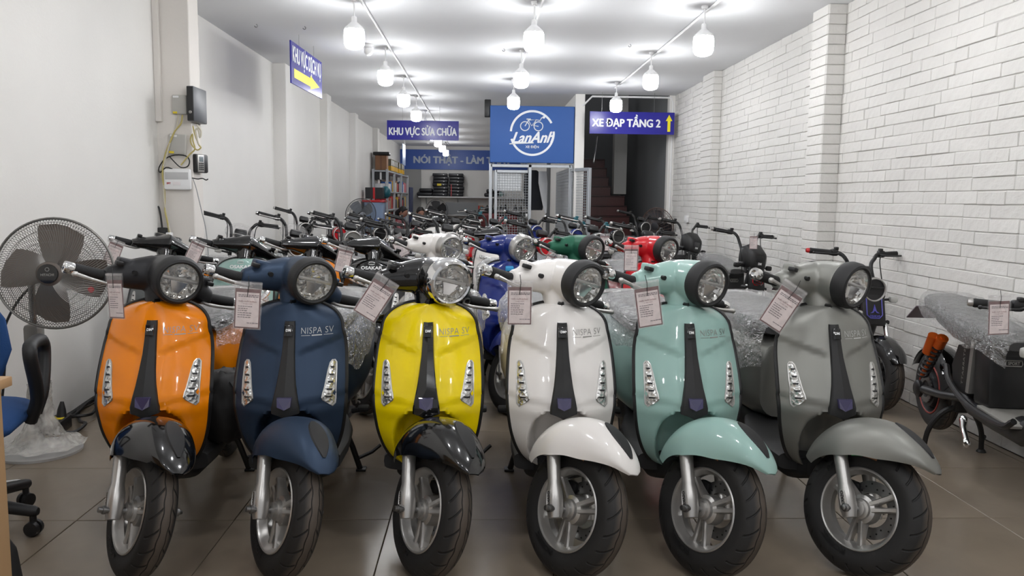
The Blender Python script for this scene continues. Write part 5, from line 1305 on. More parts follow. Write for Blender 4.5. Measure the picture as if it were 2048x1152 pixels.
def fans():
    taupe = mat('taupe fan blade', (112, 102, 94), 0.4); wire = mat('grey steel wire', (120, 118, 114), 0.35, 0.6)
    def big(t, H):
        ob('badge', G().lathe([(0.0, -0.098), (0.042, -0.098), (0.044, -0.094), (0.044, -0.088)], 28, 'Y'), m_gblack, t, H)
        g = fit_w(text_geo('HITACHI', 0.02, 0.0006), 0.055, 0.011); g.V = [(v[0], -0.0987, v[1]-0.004) for v in g.V]; ob('badge_lettering', g, m_gprint, t, H, smooth=0)
        ob('badge_mark', G().tube([(0.008*cos(2*pi*k/16), -0.0987, 0.02+0.008*sin(2*pi*k/16)) for k in range(16)], 0.0018, 5, closed=True), m_gprint, t, H)
        ob('control_column', G().rbox((0, 0.0, 0.53), (0.075, 0.075, 0.20), 0.02), mat('grey fan column', (128, 126, 122), 0.4), t)
        ob('red_sticker', G().lathe([(0.0, 0), (0.014, 0), (0.014, 0.001)], 14, 'Y'), m_red, t, H @ Matrix.Translation((0.155, -0.016, -0.075)))
    fan('pedestal_fan', 'tall grey pedestal fan with taupe blades by the left wall', (-2.135, 3.86, 0), R(9), 0.885, 0.252, wire, taupe, mat('dark grey fan pole', (92, 90, 88), 0.4), 0.185, R(-4), 4, 120, 0.0013, 0.13, 0.83, big, 0.16)
    g = G(); P = []
    for i in range(19):
        q = i/18; row = []
        for k in range(48):
            a = 2*pi*k/48; rr_ = 0.032+0.16*q**1.1; z = 0.03+0.30*(1-q)**3.2
            if q < 0.25: rr_ = 0.05+0.02*noise.noise((k*.5, i, 3))
            f = 0.012*noise.noise((cos(a)*6*(0.4+q), sin(a)*6*(0.4+q), q*5))+0.006*sin(a*9+q*4)*q
            row.append(((rr_+f*0.5)*cos(a), (rr_+f*0.5)*sin(a), max(0.006, z+f)))
        P.append(row)
    g.grid(P, False, True); tag(ob('plastic_wrap', g, m_drape, None, Matrix.Translation((-2.125, 3.86, 0.012)), smooth=180), 'crumpled clear plastic sheet draped over the fan base', 'plastic sheet')
    dark = mat('dark fan wire', (60, 60, 62), 0.5); dbl = mat('dark fan blade', (40, 40, 44), 0.5)
    fan('wall_fan', 'dark fan in front of the back shelves', (-1.08, 19.8, 0), R(-10), 0.94, 0.28, dark, dbl, m_black, 0.2, 0, 5, 60, 0.0016)
    fan('standing_fan', 'grey fan half hidden by handlebars left of the rack', (-2.02, 13.2, 0), R(30), 0.97, 0.26, dark, mat('clear grey blade', (130, 134, 140), 0.3), m_black, 0.2, R(8), 4, 60, 0.0016)
    fan('stair_fan', 'dark floor fan beside the staircase foot', (2.50, 11.24, 0), R(-40), 0.90, 0.25, mat('brown fan wire', (84, 62, 54), 0.6), dbl, m_black, 0.17, R(5), 3, 24, 0.0022, rot=0.8, off=0.05)
    b = thing('blue_bucket', 'blue plastic bucket on the floor beside the stair fan', 'bucket', (2.40, 11.63, 0.0))
    ob('pail', G().lathe([(0.10, 0.0), (0.14, 0.55), (0.145, 0.56), (0.13, 0.55)], 24), mat('blue plastic', (36, 74, 120), 0.4), b); ob('rim', G().tube([(0.145*cos(2*pi*k/24), 0.145*sin(2*pi*k/24), 0.555) for k in range(24)], 0.008, 6, closed=True), mat('blue plastic', (36, 74, 120), 0.4), b)

# ------------------------------------------------------------------ two people far at the back
def person(label, loc, rz, skin, hair_m, shirt, longhair):
    t = thing('person', label, 'person', loc, rz)
    V = [(0, 0, .34), (0, -.04, .50), (0, -.08, .67), (0, -.10, .77), (0, -.12, .84), (.10, -.02, .34), (-.10, -.02, .34), (.17, -.36, .44), (-.17, -.36, .44), (.15, -.26, .08), (-.15, -.26, .08), (.15, -.40, .045), (-.15, -.40, .045),
         (.19, -.08, .72), (-.19, -.08, .72), (.24, -.20, .50), (-.24, -.20, .50), (.12, -.40, .50), (-.12, -.40, .50), (.09, -.46, .49), (-.09, -.46, .49)]
    Ed = [(0, 1), (1, 2), (2, 3), (3, 4), (0, 5), (0, 6), (5, 7), (6, 8), (7, 9), (8, 10), (9, 11), (10, 12), (2, 13), (2, 14), (13, 15), (14, 16), (15, 17), (16, 18), (17, 19), (18, 20)]
    rad = [.14, .13, .14, .06, .05, .095, .095, .065, .065, .042, .042, .04, .04, .06, .06, .045, .045, .032, .032, .035, .035]
    me = bpy.data.meshes.new('body'); me.from_pydata(V, Ed, []); o = bpy.data.objects.new('tmp', me); COL.objects.link(o)
    s = o.modifiers.new('s', 'SKIN'); s.use_smooth_shade = True; o.modifiers.new('u', 'SUBSURF').levels = 2
    for i, v in enumerate(me.skin_vertices[0].data): v.radius = (rad[i], rad[i]*0.8 if i in (1, 2) else rad[i]); v.use_root = (i == 0)
    dg = bpy.context.evaluated_depsgraph_get(); dg.update(); b = bpy.data.meshes.new_from_object(o.evaluated_get(dg)); bpy.data.objects.remove(o); b.materials.clear(); b.name = 'body'
    ob('body', b, shirt, t)
    g = G(); P = []
    for i in range(1, 14):
        a = pi*i/14; row = []
        for k in range(20):
            th = 2*pi*k/20; x = 0.074*sin(a)*cos(th); y = 0.092*sin(a)*sin(th); z = 0.115*cos(a)
            if z < -0.03 and y < 0: x *= 0.85
            if y < -0.06 and abs(x) < 0.02 and -0.03 < z < 0.02: y -= 0.02*(1-abs(x)/0.02)
            row.append((x, y, z))
        P.append(row)
    HM = Matrix.Translation((0, -.145, .945)) @ Matrix.Rotation(R(16), 4, 'X'); g.loft(P)
    h = ob('head', g, skin, t, HM, smooth=180)
    for s_ in (-1, 1):
        ob('eye', G().ell((s_*0.028, -0.083, 0.012), (0.012, 0.006, 0.006), 10, 6), m_black, h); ob('ear', G().ell((s_*0.074, 0.01, 0.0), (0.012, 0.02, 0.03), 10, 6), skin, h)
        ob('hand', G().tube([(s_*0.09, -.46, .49), (s_*0.07, -.51, .47), (s_*0.06, -.54, .46)], [0.025, 0.03, 0.015], 8, flat=0.6), skin, t)
    ob('mouth', G().ell((0, -0.083, -0.05), (0.02, 0.005, 0.005), 10, 6), mat('lip tone', (150, 90, 84), 0.5), h)
    g = G(); P = []
    for i in range(10):
        a = pi*(i+0.3)/16; P.append([(0.083*sin(a)*cos(2*pi*k/20), 0.012+0.098*sin(a)*sin(2*pi*k/20)*(0.86 if sin(2*pi*k/20) < 0 else 1), 0.012+0.122*cos(a)+(0.05*sm(0, -1, sin(2*pi*k/20)) if i > 5 else 0)) for k in range(20)])
    g.loft(P); ob('hair', g, hair_m, h, smooth=180)
    if longhair: ob('hair_tail', G().tube([(0, 0.07, 0.03), (0, 0.12, -0.05), (0, 0.11, -0.18)], [0.05, 0.06, 0.03], 12), hair_m, h)
    st = thing('low_stool', 'low stool under the %s' % ('person with long dark hair' if longhair else 'person with short black hair'), 'stool', loc)
    ob('seat', G().lathe([(0.15, 0.20), (0.16, 0.21), (0.15, 0.225)], 20), m_blue, st)
    for k in range(4): ob('leg', G().tube([(0.12*cos(pi/4+k*pi/2), 0.12*sin(pi/4+k*pi/2), 0.20), (0.15*cos(pi/4+k*pi/2), 0.15*sin(pi/4+k*pi/2), 0)], 0.012, 6), m_blue, st)
def people():
    hair = mat('black hair', (22, 20, 20), 0.6); skin = mat('skin tone', (170, 124, 104), 0.55)
    person('person with long dark hair sitting turned sideways beside the rack', (-1.78, 16.9, 0), R(70), skin, hair, mat('pink shirt', (150, 96, 100), 0.8), True)
    person('person with short black hair in a dark shirt bent over the work', (-1.30, 16.4, 0), R(25), skin, hair, mat('dark shirt', (40, 40, 44), 0.8), False)
# ------------------------------------------------------------------ wall gear on the first left pillar
def at(px, py, Y):
    """point of the place at depth Y that the camera sees at (px, py)"""
    d = _f + _r*((px-1024)/FPX) - _u*((py-576)/FPX)
    return Vector((0, 0, 1.25)) + d*(Y/d.y)
def on_floor(px, py):
    d = _f + _r*((px-1024)/FPX) - _u*((py-576)/FPX)
    return Vector((0, 0, 1.25)) + d*(-1.25/d.z)
def cable(name, pts, m, r, label, group=None, n=40):
    return tag(ob(name, G().tube(curve_pts(pts, n), r, 6), m), label, 'cable', group)
def wall_gear():
    YP = 5.925; XP = -2.082
    grey = mat('grey plastic case', (176, 174, 168), 0.45); beige = mat('off white cable', (198, 192, 174), 0.5); yel = mat('yellow cable', (186, 172, 104), 0.5); blk = m_black
    tag(ob('cable_trunking', G().rbox((-2.318, YP, 2.245), (0.045, 0.03, 0.95), 0.004, 1), m_cream), 'square white cable trunking running down the first pillar', 'trunking')
    for i, (x0, x1, y0, y1, tl) in enumerate(((345, 375, 190, 229, 0), (338, 373, 268, 309, -4))):
        a = at(x0, y0, YP); b = at(x1, y1, YP); c = (a+b)/2; wd, h = b.x-a.x, a.z-b.z
        t = thing('junction_box', 'flat grey box with a yellow corner label, %s on the pillar' % ('upper one' if i == 0 else 'lower tilted one'), 'box', (c.x, YP, c.z), 0, 'grey boxes on the pillar'); M_ = Matrix.Rotation(R(-tl), 4, 'Y')
        ob('cover', G().rbox((0, 0, 0), (wd, 0.035, h), 0.006), grey, t, M_); ob('yellow_label', G().rbox((-wd*0.3, -0.0185, -h*0.42), (wd*0.3, 0.002, h*0.11), 0.0008, 1), m_yellowlab, t, M_); ob('white_label', G().rbox((-wd*0.22, -0.0185, h*0.40), (wd*0.4, 0.002, h*0.10), 0.0008, 1), m_white, t, M_)
    t = thing('recorder_box', 'dark grey slim recorder box on the pillar side beside the upper grey box', 'recorder', (XP+0.012, 5.99, 1.895))
    ob('case', G().rbox((0, 0, 0), (0.05, 0.27, 0.245), 0.006), mat('dark grey case', (72, 74, 78), 0.4), t)
    ob('front_strip', G().rbox((0, -0.136, 0), (0.044, 0.006, 0.235), 0.002), m_matte, t); ob('badge', G().ell((0.0, -0.14, -0.06), (0.012, 0.003, 0.012), 12, 6), m_gprint, t)
    t = thing('fingerprint_terminal', 'black and silver fingerprint terminal with keypad on the pillar side', 'terminal', (XP+0.012, 6.02, 1.48))
    ob('case', G().rbox((0, 0, 0), (0.04, 0.16, 0.135), 0.012), m_black, t, Matrix.Rotation(R(-12), 4, 'Z')); MF = Matrix.Rotation(R(-12), 4, 'Z')
    ob('face_plate', G().rbox((0.021, -0.025, 0), (0.006, 0.085, 0.125), 0.004), m_silver, t, MF); ob('screen', G().rbox((0.025, -0.025, 0.032), (0.003, 0.05, 0.038), 0.001), mat('grey lcd', (120, 130, 134), 0.2), t, MF)
    for r in range(4):
        for c in range(3): ob('key', G().rbox((0.025, -0.048+0.022*c, 0.0-0.014*r), (0.004, 0.014, 0.009), 0.001, 1), m_matte, t, MF)
    a = at(329, 337, YP); b = at(384, 380, YP); c = (a+b)/2; wd, h = b.x-a.x, a.z-b.z
    t = thing('wifi_router', 'white wall mounted router with a grey grille below the cable loops', 'router', (c.x, YP-0.01, c.z))
    ob('case', G().rbox((0, 0, 0), (wd, 0.04, h), 0.014), m_house, t); ob('grille', G().rbox((0, -0.0205, h*0.16), (wd*0.86, 0.003, h*0.34), 0.001), mat('pale grey grille', (190, 190, 190), 0.5), t)
    ob('badge', G().rbox((0.0, -0.0205, -h*0.2), (wd*0.28, 0.003, h*0.17), 0.001), mat('white label', (228, 222, 222), 0.4), t)
    g = fit_w(text_geo('FPT', 0.03, 0.002), wd*0.15, h*0.09); g.V = [(v[0]-wd*0.30, -0.0215, v[1]-h*0.2) for v in g.V]; ob('lettering', g, mat('logo red', (170, 60, 60), 0.5), t, smooth=0)
    L = lambda *p: [at(x, y, YP-0.02-0.004*i % 0.012) for i, (x, y) in enumerate(p)]
    cable('data_cable', L((357, 230), (355, 245), (352, 258), (343, 275), (335, 305), (327, 330), (322, 345), (327, 372), (328, 400), (332, 425), (337, 450), (344, 478)), beige, 0.006, 'off white data cable from the upper grey box down past the router')
    cable('data_cable', L((365, 230), (362, 247), (350, 262), (338, 290), (330, 312), (325, 345), (329, 385), (330, 420), (334, 440), (340, 470)), yel, 0.006, 'yellow data cable twisting down the pillar')
    cable('black_cable', L((345, 338), (332, 335), (320, 345), (318, 335), (330, 318), (350, 310), (372, 312), (379, 322), (375, 333), (362, 335), (350, 325), (338, 312)), blk, 0.0045, 'black cable looped above the white router')
    cable('data_cable', L((386, 252), (390, 270), (398, 290), (402, 295), (394, 300), (384, 290), (381, 278), (385, 268), (386, 282), (390, 298), (380, 308), (370, 320), (362, 330)), yel, 0.005, 'yellow cable bundle hanging below the dark recorder')
    cable('data_cable', L((394, 250), (402, 262), (400, 275), (396, 258), (391, 262), (396, 285), (401, 293)), beige, 0.007, 'off white cable bundle below the dark recorder')
    cable('thin_cable', L((385, 355), (392, 375), (398, 400), (404, 425), (410, 450), (414, 475), (416, 500), (420, 540)), mat('grey thin cable', (150, 150, 150), 0.5), 0.0035, 'thin grey cable hanging down from the terminal to the floor')
    cable('black_cable', L((384, 356), (395, 358), (405, 357), (412, 360), (416, 358)), blk, 0.004, 'short black cable stub below the terminal')
    cable('black_cable', L((316, 470), (313, 440), (313, 418), (317, 414), (321, 430), (325, 460), (328, 478)), blk, 0.0065, 'black power cable looped over the adapter on the pillar')
    c = at(324, 470, YP-0.02)
    t = thing('power_adapter', 'black plug in adapter on the pillar low behind the handlebars', 'adapter', (c.x, YP-0.02, c.z)); ob('case', G().rbox((0, 0, 0), (0.075, 0.05, 0.11), 0.01), m_black, t); ob('plug', G().rbox((0.05, 0, -0.01), (0.05, 0.04, 0.06), 0.008), m_house, t)
    c = at(1383, 438, 10.6)
    t = thing('wall_switch', 'small white switch plate on the far end of the brick wall', 'switch', (XR-0.015, 10.45, c.z)); ob('plate', G().rbox((0, 0, 0), (0.03, 0.13, 0.09), 0.004), m_house, t)
    for k in (-1, 0, 1): ob('rocker', G().rbox((-0.017, 0.035*k, 0), (0.008, 0.022, 0.05), 0.002), m_white, t)

# ------------------------------------------------------------------ left foreground
def foreground():
    wood = mat('pale wood veneer', (176, 142, 104), 0.5, vary=0.10, vscale=3, stretch=(1, 1, 0.15)); bluef = mat('blue chair fabric', (24, 66, 118), 0.85, bump=0.3, bscale=300); chp = mat('black chair plastic', (28, 28, 30), 0.5)
    d = thing('desk', 'pale wooden desk at the left edge of the view', 'desk', (-1.62, 1.65, 0))
    ob('desk_top', G().rbox((0, 0, 0.757), (0.77, 0.94, 0.026), 0.003), wood, d); ob('side_panel', G().rbox((0.36, 0.0, 0.372), (0.025, 0.88, 0.744), 0.002, 1), wood, d); ob('side_panel', G().rbox((-0.36, 0.0, 0.372), (0.025, 0.88, 0.744), 0.002, 1), wood, d); ob('back_panel', G().rbox((0, 0.40, 0.50), (0.70, 0.018, 0.45), 0.002, 1), wood, d)
    tag(ob('paper', G().rbox((-1.42, 1.92, 0.773), (0.28, 0.30, 0.004), 0.001, 1), mat('white paper', (226, 228, 230), 0.6)), 'white papers lying on the desk corner', 'paper')
    t = thing('office_chair', 'blue fabric office chair with black arms behind the desk', 'chair', (-1.92, 2.90, 0), R(18))
    ob('seat', G().loft([ring_sec(y, wv, z0, z1, e=0.8) for y, wv, z0, z1 in ((-0.24, 0.18, 0.40, 0.45), (-0.2, 0.235, 0.385, 0.465), (0, 0.25, 0.38, 0.475), (0.18, 0.23, 0.385, 0.47), (0.23, 0.17, 0.40, 0.455))]), bluef, t, smooth=60)
    g = G(); P = []
    for z, wv, th in ((0.50, 0.12, 0.03), (0.52, 0.18, 0.045), (0.64, 0.22, 0.05), (0.76, 0.20, 0.05), (0.85, 0.14, 0.045), (0.88, 0.07, 0.03)): P.append([(wv*cos(2*pi*k/24)-0.06, 0.27+0.06*cos(2*pi*k/24)**2*-1+th*sin(2*pi*k/24)+(z-0.56)*0.15, z) for k in range(24)])
    g.loft(P); ob('backrest', g, bluef, t, smooth=60); ob('back_stem', G().tube(curve_pts([(0, 0.10, 0.36), (0, 0.28, 0.38), (0, 0.33, 0.60)], 12), 0.022, 8, flat=0.6), chp, t)
    for s in (-1, 1):
        ob('armrest', G().tube(curve_pts([(s*0.25, 0.02, 0.40), (s*0.285, -0.02, 0.50), (s*0.285, -0.10, 0.66), (s*0.28, -0.06, 0.70), (s*0.28, 0.12, 0.69), (s*0.28, 0.17, 0.63), (s*0.28, 0.10, 0.50), (s*0.26, 0.06, 0.42)], 28), 0.024, 10), chp, t)
    ob('gas_lift', G().tube([(0, 0, 0.10), (0, 0, 0.38)], 0.028, 12), chp, t); ob('seat_plate', G().rbox((0, 0, 0.37), (0.24, 0.2, 0.03), 0.008), chp, t)
    for k in range(5):
        a = R(-18+72*k-3); Rz = Matrix.Rotation(a, 4, 'Z')
        l = ob('base_leg', G().loft([[(x, wv*cos(2*pi*j/10), z+h*sin(2*pi*j/10)) for j in range(10)] for x, wv, z, h in ((0.02, 0.035, 0.12, 0.03), (0.15, 0.028, 0.11, 0.024), (0.29, 0.022, 0.092, 0.02), (0.305, 0.012, 0.092, 0.014))]), chp, t, Rz)
        ob('caster', G().lathe([(0.012, -0.024), (0.026, -0.022), (0.028, -0.006), (0.012, -0.005), (0.012, 0.005), (0.028, 0.006), (0.026, 0.022), (0.012, 0.024)], 18, 'Y', Matrix.Translation((0.285, 0, 0.029))).tube([(0.285, 0, 0.04), (0.285, 0, 0.085)], 0.012, 8), chp, l)
    t = thing('black_bag', 'black bag standing on the floor beside the desk panel', 'bag', (-1.54, 2.34, 0)); ob('bag_body', G().loft([[(wv*cos(2*pi*k/20), 0.12*wv/0.16*sin(2*pi*k/20), z) for k in range(20)] for z, wv in ((0.0, 0.15), (0.05, 0.165), (0.17, 0.15), (0.24, 0.11), (0.27, 0.06))]), m_matte, t, smooth=60); ob('bag_handle', G().tube(curve_pts([(-0.05, 0, 0.25), (-0.03, 0, 0.31), (0.03, 0, 0.31), (0.05, 0, 0.25)], 12), 0.008, 6), m_matte, t)
    p = on_floor(117, 862)
    t = thing('charger', 'black battery charger with a yellow label on the floor by the left wall', 'charger', (p.x, p.y, 0), R(8)); ob('case', G().rbox((0, 0, 0.035), (0.085, 0.16, 0.07), 0.008), m_black, t); ob('yellow_label', G().rbox((0, -0.0, 0.071), (0.06, 0.06, 0.003), 0.001), m_yellowlab, t); ob('plug', G().tube([(0.01, 0.02, 0.05), (0.01, 0.03, 0.11), (0.012, 0.035, 0.15)], [0.028, 0.02, 0.009], 10), m_black, t)
    q = [on_floor(*xy) for xy in ((122, 838), (112, 812), (124, 806), (135, 830), (150, 838), (180, 815), (196, 808), (185, 835), (150, 845), (140, 835), (150, 800), (165, 802), (150, 822), (160, 850), (172, 860), (150, 868), (120, 872), (95, 868))]
    for i, v in enumerate(q): v.z = 0.012+0.012*(i % 3); v.x = max(v.x, XL+0.02)
    cable('charger_cable', q, m_black, 0.009, 'tangled black charger cable on the floor by the left wall', n=90)
    q = [on_floor(*xy) for xy in ((125, 850), (140, 828), (165, 810), (190, 800), (215, 792))]
    for v in q: v.z = 0.01; v.x = max(v.x, XL+0.02)
    cable('white_cable', q, m_house, 0.008, 'white cable running along the left wall to the charger')
    q = [on_floor(*xy) for xy in ((-20, 972), (10, 968), (35, 965), (52, 968), (54, 974), (45, 977), (20, 974), (-10, 968))]
    for v in q: v.z = 0.008
    cable('white_cable', q, m_house, 0.006, 'loop of white cord lying on the floor behind the chair leg')
    q = [Vector((-2.30, 3.9, 0.62)), Vector((-2.29, 3.6, 0.40)), Vector((-2.24, 3.5, 0.62)), Vector((-2.27, 3.45, 0.25)), Vector((-2.25, 3.6, 0.01))]
    cable('fan_cord', [(-2.12, 3.95, 0.86), (-2.22, 3.9, 0.74), (-2.27, 3.85, 0.60), (-2.24, 3.8, 0.5), (-2.25, 3.76, 0.25), (-2.28, 3.7, 0.02), (-2.2, 3.6, 0.012)], m_black, 0.006, 'black cord hanging from the fan down to the floor')

# ------------------------------------------------------------------ price tags that hang on the levers
def tag_mesh():
    D = {}
    g = G(); P = []
    for i in range(13):
        z = -0.155*i/12; P.append([(x+0.002*noise.noise((x*30, z*30, 1)), 0.0025*noise.noise((x*40, z*25, 3)), z) for x in [(-0.044+0.088*j/8) for j in range(9)]])
    g.grid(P); Q = [[(x, y+0.005, z) for x, y, z in r] for r in P]; g.grid(Q); D['pouch'] = mesh('pouch', g, 180)
    D['card'] = mesh('card', G().rbox((0, 0.002, -0.092), (0.072, 0.0012, 0.112), 0.0004, 1), 30)
    D['rim'] = mesh('card_edge', G().rbox((0, 0.0028, -0.088), (0.080, 0.0010, 0.128), 0.0004, 1), 30)
    g = fit_w(text_geo('PHIẾU XUẤT XƯỞNG', 0.02, 0.0006), 0.056, 0.0055); g.V = [(v[0], 0.001, v[1]-0.064) for v in g.V]; D['head'] = mesh('heading', g, 0)
    g = fit_w(text_geo('XE MÁY ĐIỆN', 0.02, 0.0003), 0.03, 0.004); g.V = [(v[0], 0.001, v[1]-0.0725) for v in g.V]; D['sub'] = mesh('heading', g, 0)
    g = G(); rr = random.Random(2)
    for k, z in enumerate((-0.044, -0.049, -0.081, -0.088, -0.095, -0.102, -0.109, -0.116, -0.134)):
        wv = rr.uniform(0.02, 0.045) if k > 1 else 0.06; x0 = -0.03 if k < 8 else 0.0
        x = x0
        while x < x0+wv: e = rr.uniform(0.003, 0.009); g.box((x+e/2, 0.0011, z), (e, 0.0004, 0.0019)); x += e+0.0018
    D['lines'] = mesh('print_lines', g, 0); D['string'] = mesh('string', G().tube([(0.0, -0.002, 0.018), (0.003, -0.004, -0.01), (-0.001, -0.003, -0.05)], 0.0011, 4), 60)
    D['fold'] = mesh('pouch_seal', G().rbox((0, 0.001, -0.006), (0.088, 0.004, 0.006), 0.0015, 1), 60)
    return D
def price_tags():
    D = tag_mesh()
    T = [(226, 546, 2.70, 3, -32, 1, 'on the orange scooter'), (497, 563, 2.70, -4, 2, 1.05, 'on the navy scooter'), (777, 557, 2.68, -33, 8, 1, 'tilted, on the yellow scooter'), (1040, 560, 2.68, 0, 0, 1, 'on the white front scooter'), (1291, 561, 2.68, 9, 4, 1.05, 'on the mint front scooter'), (1594, 571, 2.68, -32, 2, 1.1, 'tilted, on the grey front scooter'),
         (236, 480, 4.70, -22, 0, 1, 'tilted, on the leftmost black handlebar of the second row'), (400, 480, 4.70, -25, 0, 1, 'tilted, on the second black handlebar from the left wall'), (694, 492, 4.70, -14, 0, 1.05, 'on the black lettered scooter of the second row'),
         (789, 470, 5.3, 25, 0, 1, 'tilted, between the black scooter and the far white scooter'), (1112, 507, 4.65, -28, 0, 1, 'tilted, on the dark green scooter'), (1263, 490, 4.65, 0, 0, 1, 'on the red scooter of the second row'), (1210, 467, 6.7, 0, 0, 0.95, 'narrow, on the handlebar behind the dark green scooter'),
         (2000, 590, 2.93, 3, 0, 1, 'on the moped at the right edge'), (1508, 468, 6.4, 0, 0, 0.8, 'on the boxy moped by the brick wall'), (686, 466, 8.6, 2, 0, 1.2, 'beside the round red headlight')]
    for x, y, Y, tilt, yaw, s, lab in T:
        p = at(x, y, Y); t = thing('price_tag', 'price card in clear pouch '+lab, 'tag', p, 0, 'price tags on the vehicles'); t.rotation_euler = (0, R(-tilt), R(yaw)); t.scale = (s, s, s)
        c = ob('card', D['card'], m_card, t)
        ob('card_edge', D['rim'], m_cardrim, t); ob('pouch', D['pouch'], m_pouch, t); ob('string', D['string'], m_matte, t); ob('pouch_seal', D['fold'], m_pouch, t)
        ob('heading', D['head'], m_ink, c, smooth=0); ob('heading', D['sub'], m_ink, c, smooth=0); ob('print_lines', D['lines'], m_ink2, c, smooth=0)
    t = None
# ------------------------------------------------------------------ the vehicles
def paint(n, rgb, gloss=True, metal=0.0):
    return mat(n, rgb, 0.28 if gloss else 0.42, metal, 0.6 if gloss else 0.0, spec=0.22)
def vehicles():
    C = dict(orange=paint('orange paint', (247, 140, 0)), navy=paint('navy satin paint', (50, 65, 86), False, 0.35), yellow=paint('yellow paint', (250, 222, 0)),
             white=paint('pearl white paint', (233, 229, 225)), mint=paint('mint paint', (152, 186, 178)), grey=paint('grey satin paint', (140, 140, 135), False, 0.55),
             black=m_gblack, satin=paint('satin black paint', (50, 50, 52), False, 0.3), royal=paint('deep blue paint', (26, 44, 118)), forest=paint('forest green satin paint', (44, 100, 78), False, 0.2), red=paint('scarlet paint', (202, 26, 38)),
             dgrey=paint('slate paint', (88, 92, 92)), silver=m_silver, cream=paint('cream paint', (226, 220, 205)), teal=paint('teal paint', (60, 140, 140)))
    RE, RES, RED = spec_retro(), spec_retro(False, False, False), spec_retro(wrap=1.0); MX = spec_maxi()
    F = [('orange', -1.135, 4, 38, dict(body='orange', cover='satin', fender='black'), 'orange front row scooter with a black front fender'),
         ('navy', -0.665, 2, 35, dict(body='navy', cover='navy', fender='navy'), 'matte navy blue front row scooter'),
         ('yellow', -0.187, 0, 33, dict(body='yellow', cover='black', fender='black', ring='chrome', strip='black'), 'yellow front row scooter with a chrome headlight ring'),
         ('white', 0.29, 0, 39, dict(body='white', cover='white', fender='white'), 'white front row scooter between the yellow and the mint one'),
         ('mint', 0.75, 0, 33, dict(body='mint', cover='mint', fender='mint'), 'mint green front row scooter with a mint fender'),
         ('grey', 1.278, 0, 36, dict(body='grey', cover='grey', fender='grey'), 'matte grey scooter at the right end of the front row')]
    for n, x, yaw, st, k, lab in F:
        kk = {a: (m_chrome if b == 'chrome' else C[b]) for a, b in k.items()}
        if n in ('navy', 'grey'): kk['print'] = mat('light silver print', (196, 196, 194), 0.4)
        spawn('retro_scooter', RED if n in ('navy', 'grey') else RE, kk, (x, 2.56, 0), R(yaw), R(st), lab, 'scooter', 'scooters of the front row')
    S2 = [(MX, -1.93, 34, dict(body='dgrey', cover='black', fender='black'), 'slate grey scooter with a black flat handlebar, leftmost of the second row'),
          (MX, -1.45, 34, dict(body='mint', cover='black', fender='black'), 'mint scooter with a black flat handlebar behind the orange one'),
          (MX, -1.04, 34, dict(body='orange', cover='black', fender='black'), 'orange scooter with a black flat handlebar behind the navy one'),
          (MX, -0.665, 34, dict(body='black', cover='black', fender='black'), 'black scooter with white lettering behind the yellow one'),
          (RES, -0.28, 40, dict(body='white', cover='white', fender='white', ring='silver'), 'white scooter with a pale headlight ring in the second row'),
          (RES, 0.17, 38, dict(body='royal', cover='royal', fender='royal', ring='silver'), 'deep blue scooter in the second row behind the white one'),
          (RE, 0.60, 36, dict(body='forest', cover='forest', fender='forest'), 'dark green scooter in the second row behind the mint one'),
          (RE, 1.06, 36, dict(body='red', cover='red', fender='red'), 'red scooter in the second row behind the mint one')]
    for sp, x, st, k, lab in S2:
        kk = {a: (m_chrome if b == 'chrome' else C[b]) for a, b in k.items()}
        spawn('retro_scooter' if sp is not MX else 'maxi_scooter', sp, kk, (x, 4.58, 0), 0, R(st), lab, 'scooter', 'scooters of the second row', skip=('tyre_lettering',))
    # mopeds along the brick wall
    lo = spec_moped(0.72, 0.93); mid = spec_moped(0.86, 1.00); hi = spec_moped(0.90, 1.05); box = spec_moped(0.76, 0.97, 'box'); boxf = spec_moped(0.78, 1.0, 'box', True); hif = spec_moped(0.84, 1.04, 'round', True)
    W = [(spec_moped(0.74, 0.84), 2.25, 2.76, -8, -2, dict(switch=m_black), 'black moped with orange shocks at the right edge', ('centre_stand',)),
         (lo, 2.42, 4.68, 0, 4, dict(badge=m_violet, grip=m_rubber, barend=m_red), 'black moped with a round headlight and violet badge by the brick wall', ()),
         (box, 2.33, 6.56, 2, 16, dict(shock=m_red, badge=m_red, blink=m_black, lface=m_black), 'black boxy moped with red stripes and ribbed front by the brick wall', ()),
         (boxf, 2.28, 8.42, 2, 20, dict(blink=m_black), 'black boxy moped behind the red striped one by the brick wall', ()),
         (hi, 2.10, 10.2, 0, 24, dict(pod=m_gblack), 'dark moped farthest back along the brick wall', ())]
    for sp, x, y, yaw, st, k, lab, skip in W:
        kk = dict(MOPK); kk.update(k); t = spawn('electric_moped', sp, kk, (x, y, 0), R(yaw), R(st), lab, 'moped', 'mopeds along the brick wall', skip, MAXIS)
        if skip:                                     # propped on its stand, rear wheel clear of the floor
            t.rotation_euler.x = 0.040
            o = ob('centre_stand', gm('mstand', md_stand), m_black, t); o.matrix_basis = Matrix.Translation((0, 0, 0.2)) @ Matrix.Scale(1.26, 4, (0, 0, 1)) @ Matrix.Translation((0, 0, -0.2))
    # rows behind
    col = lambda n: C[n]
    names = ['third', 'fourth', 'fifth', 'sixth', 'seventh']
    low = spec_moped(0.70, 0.90)
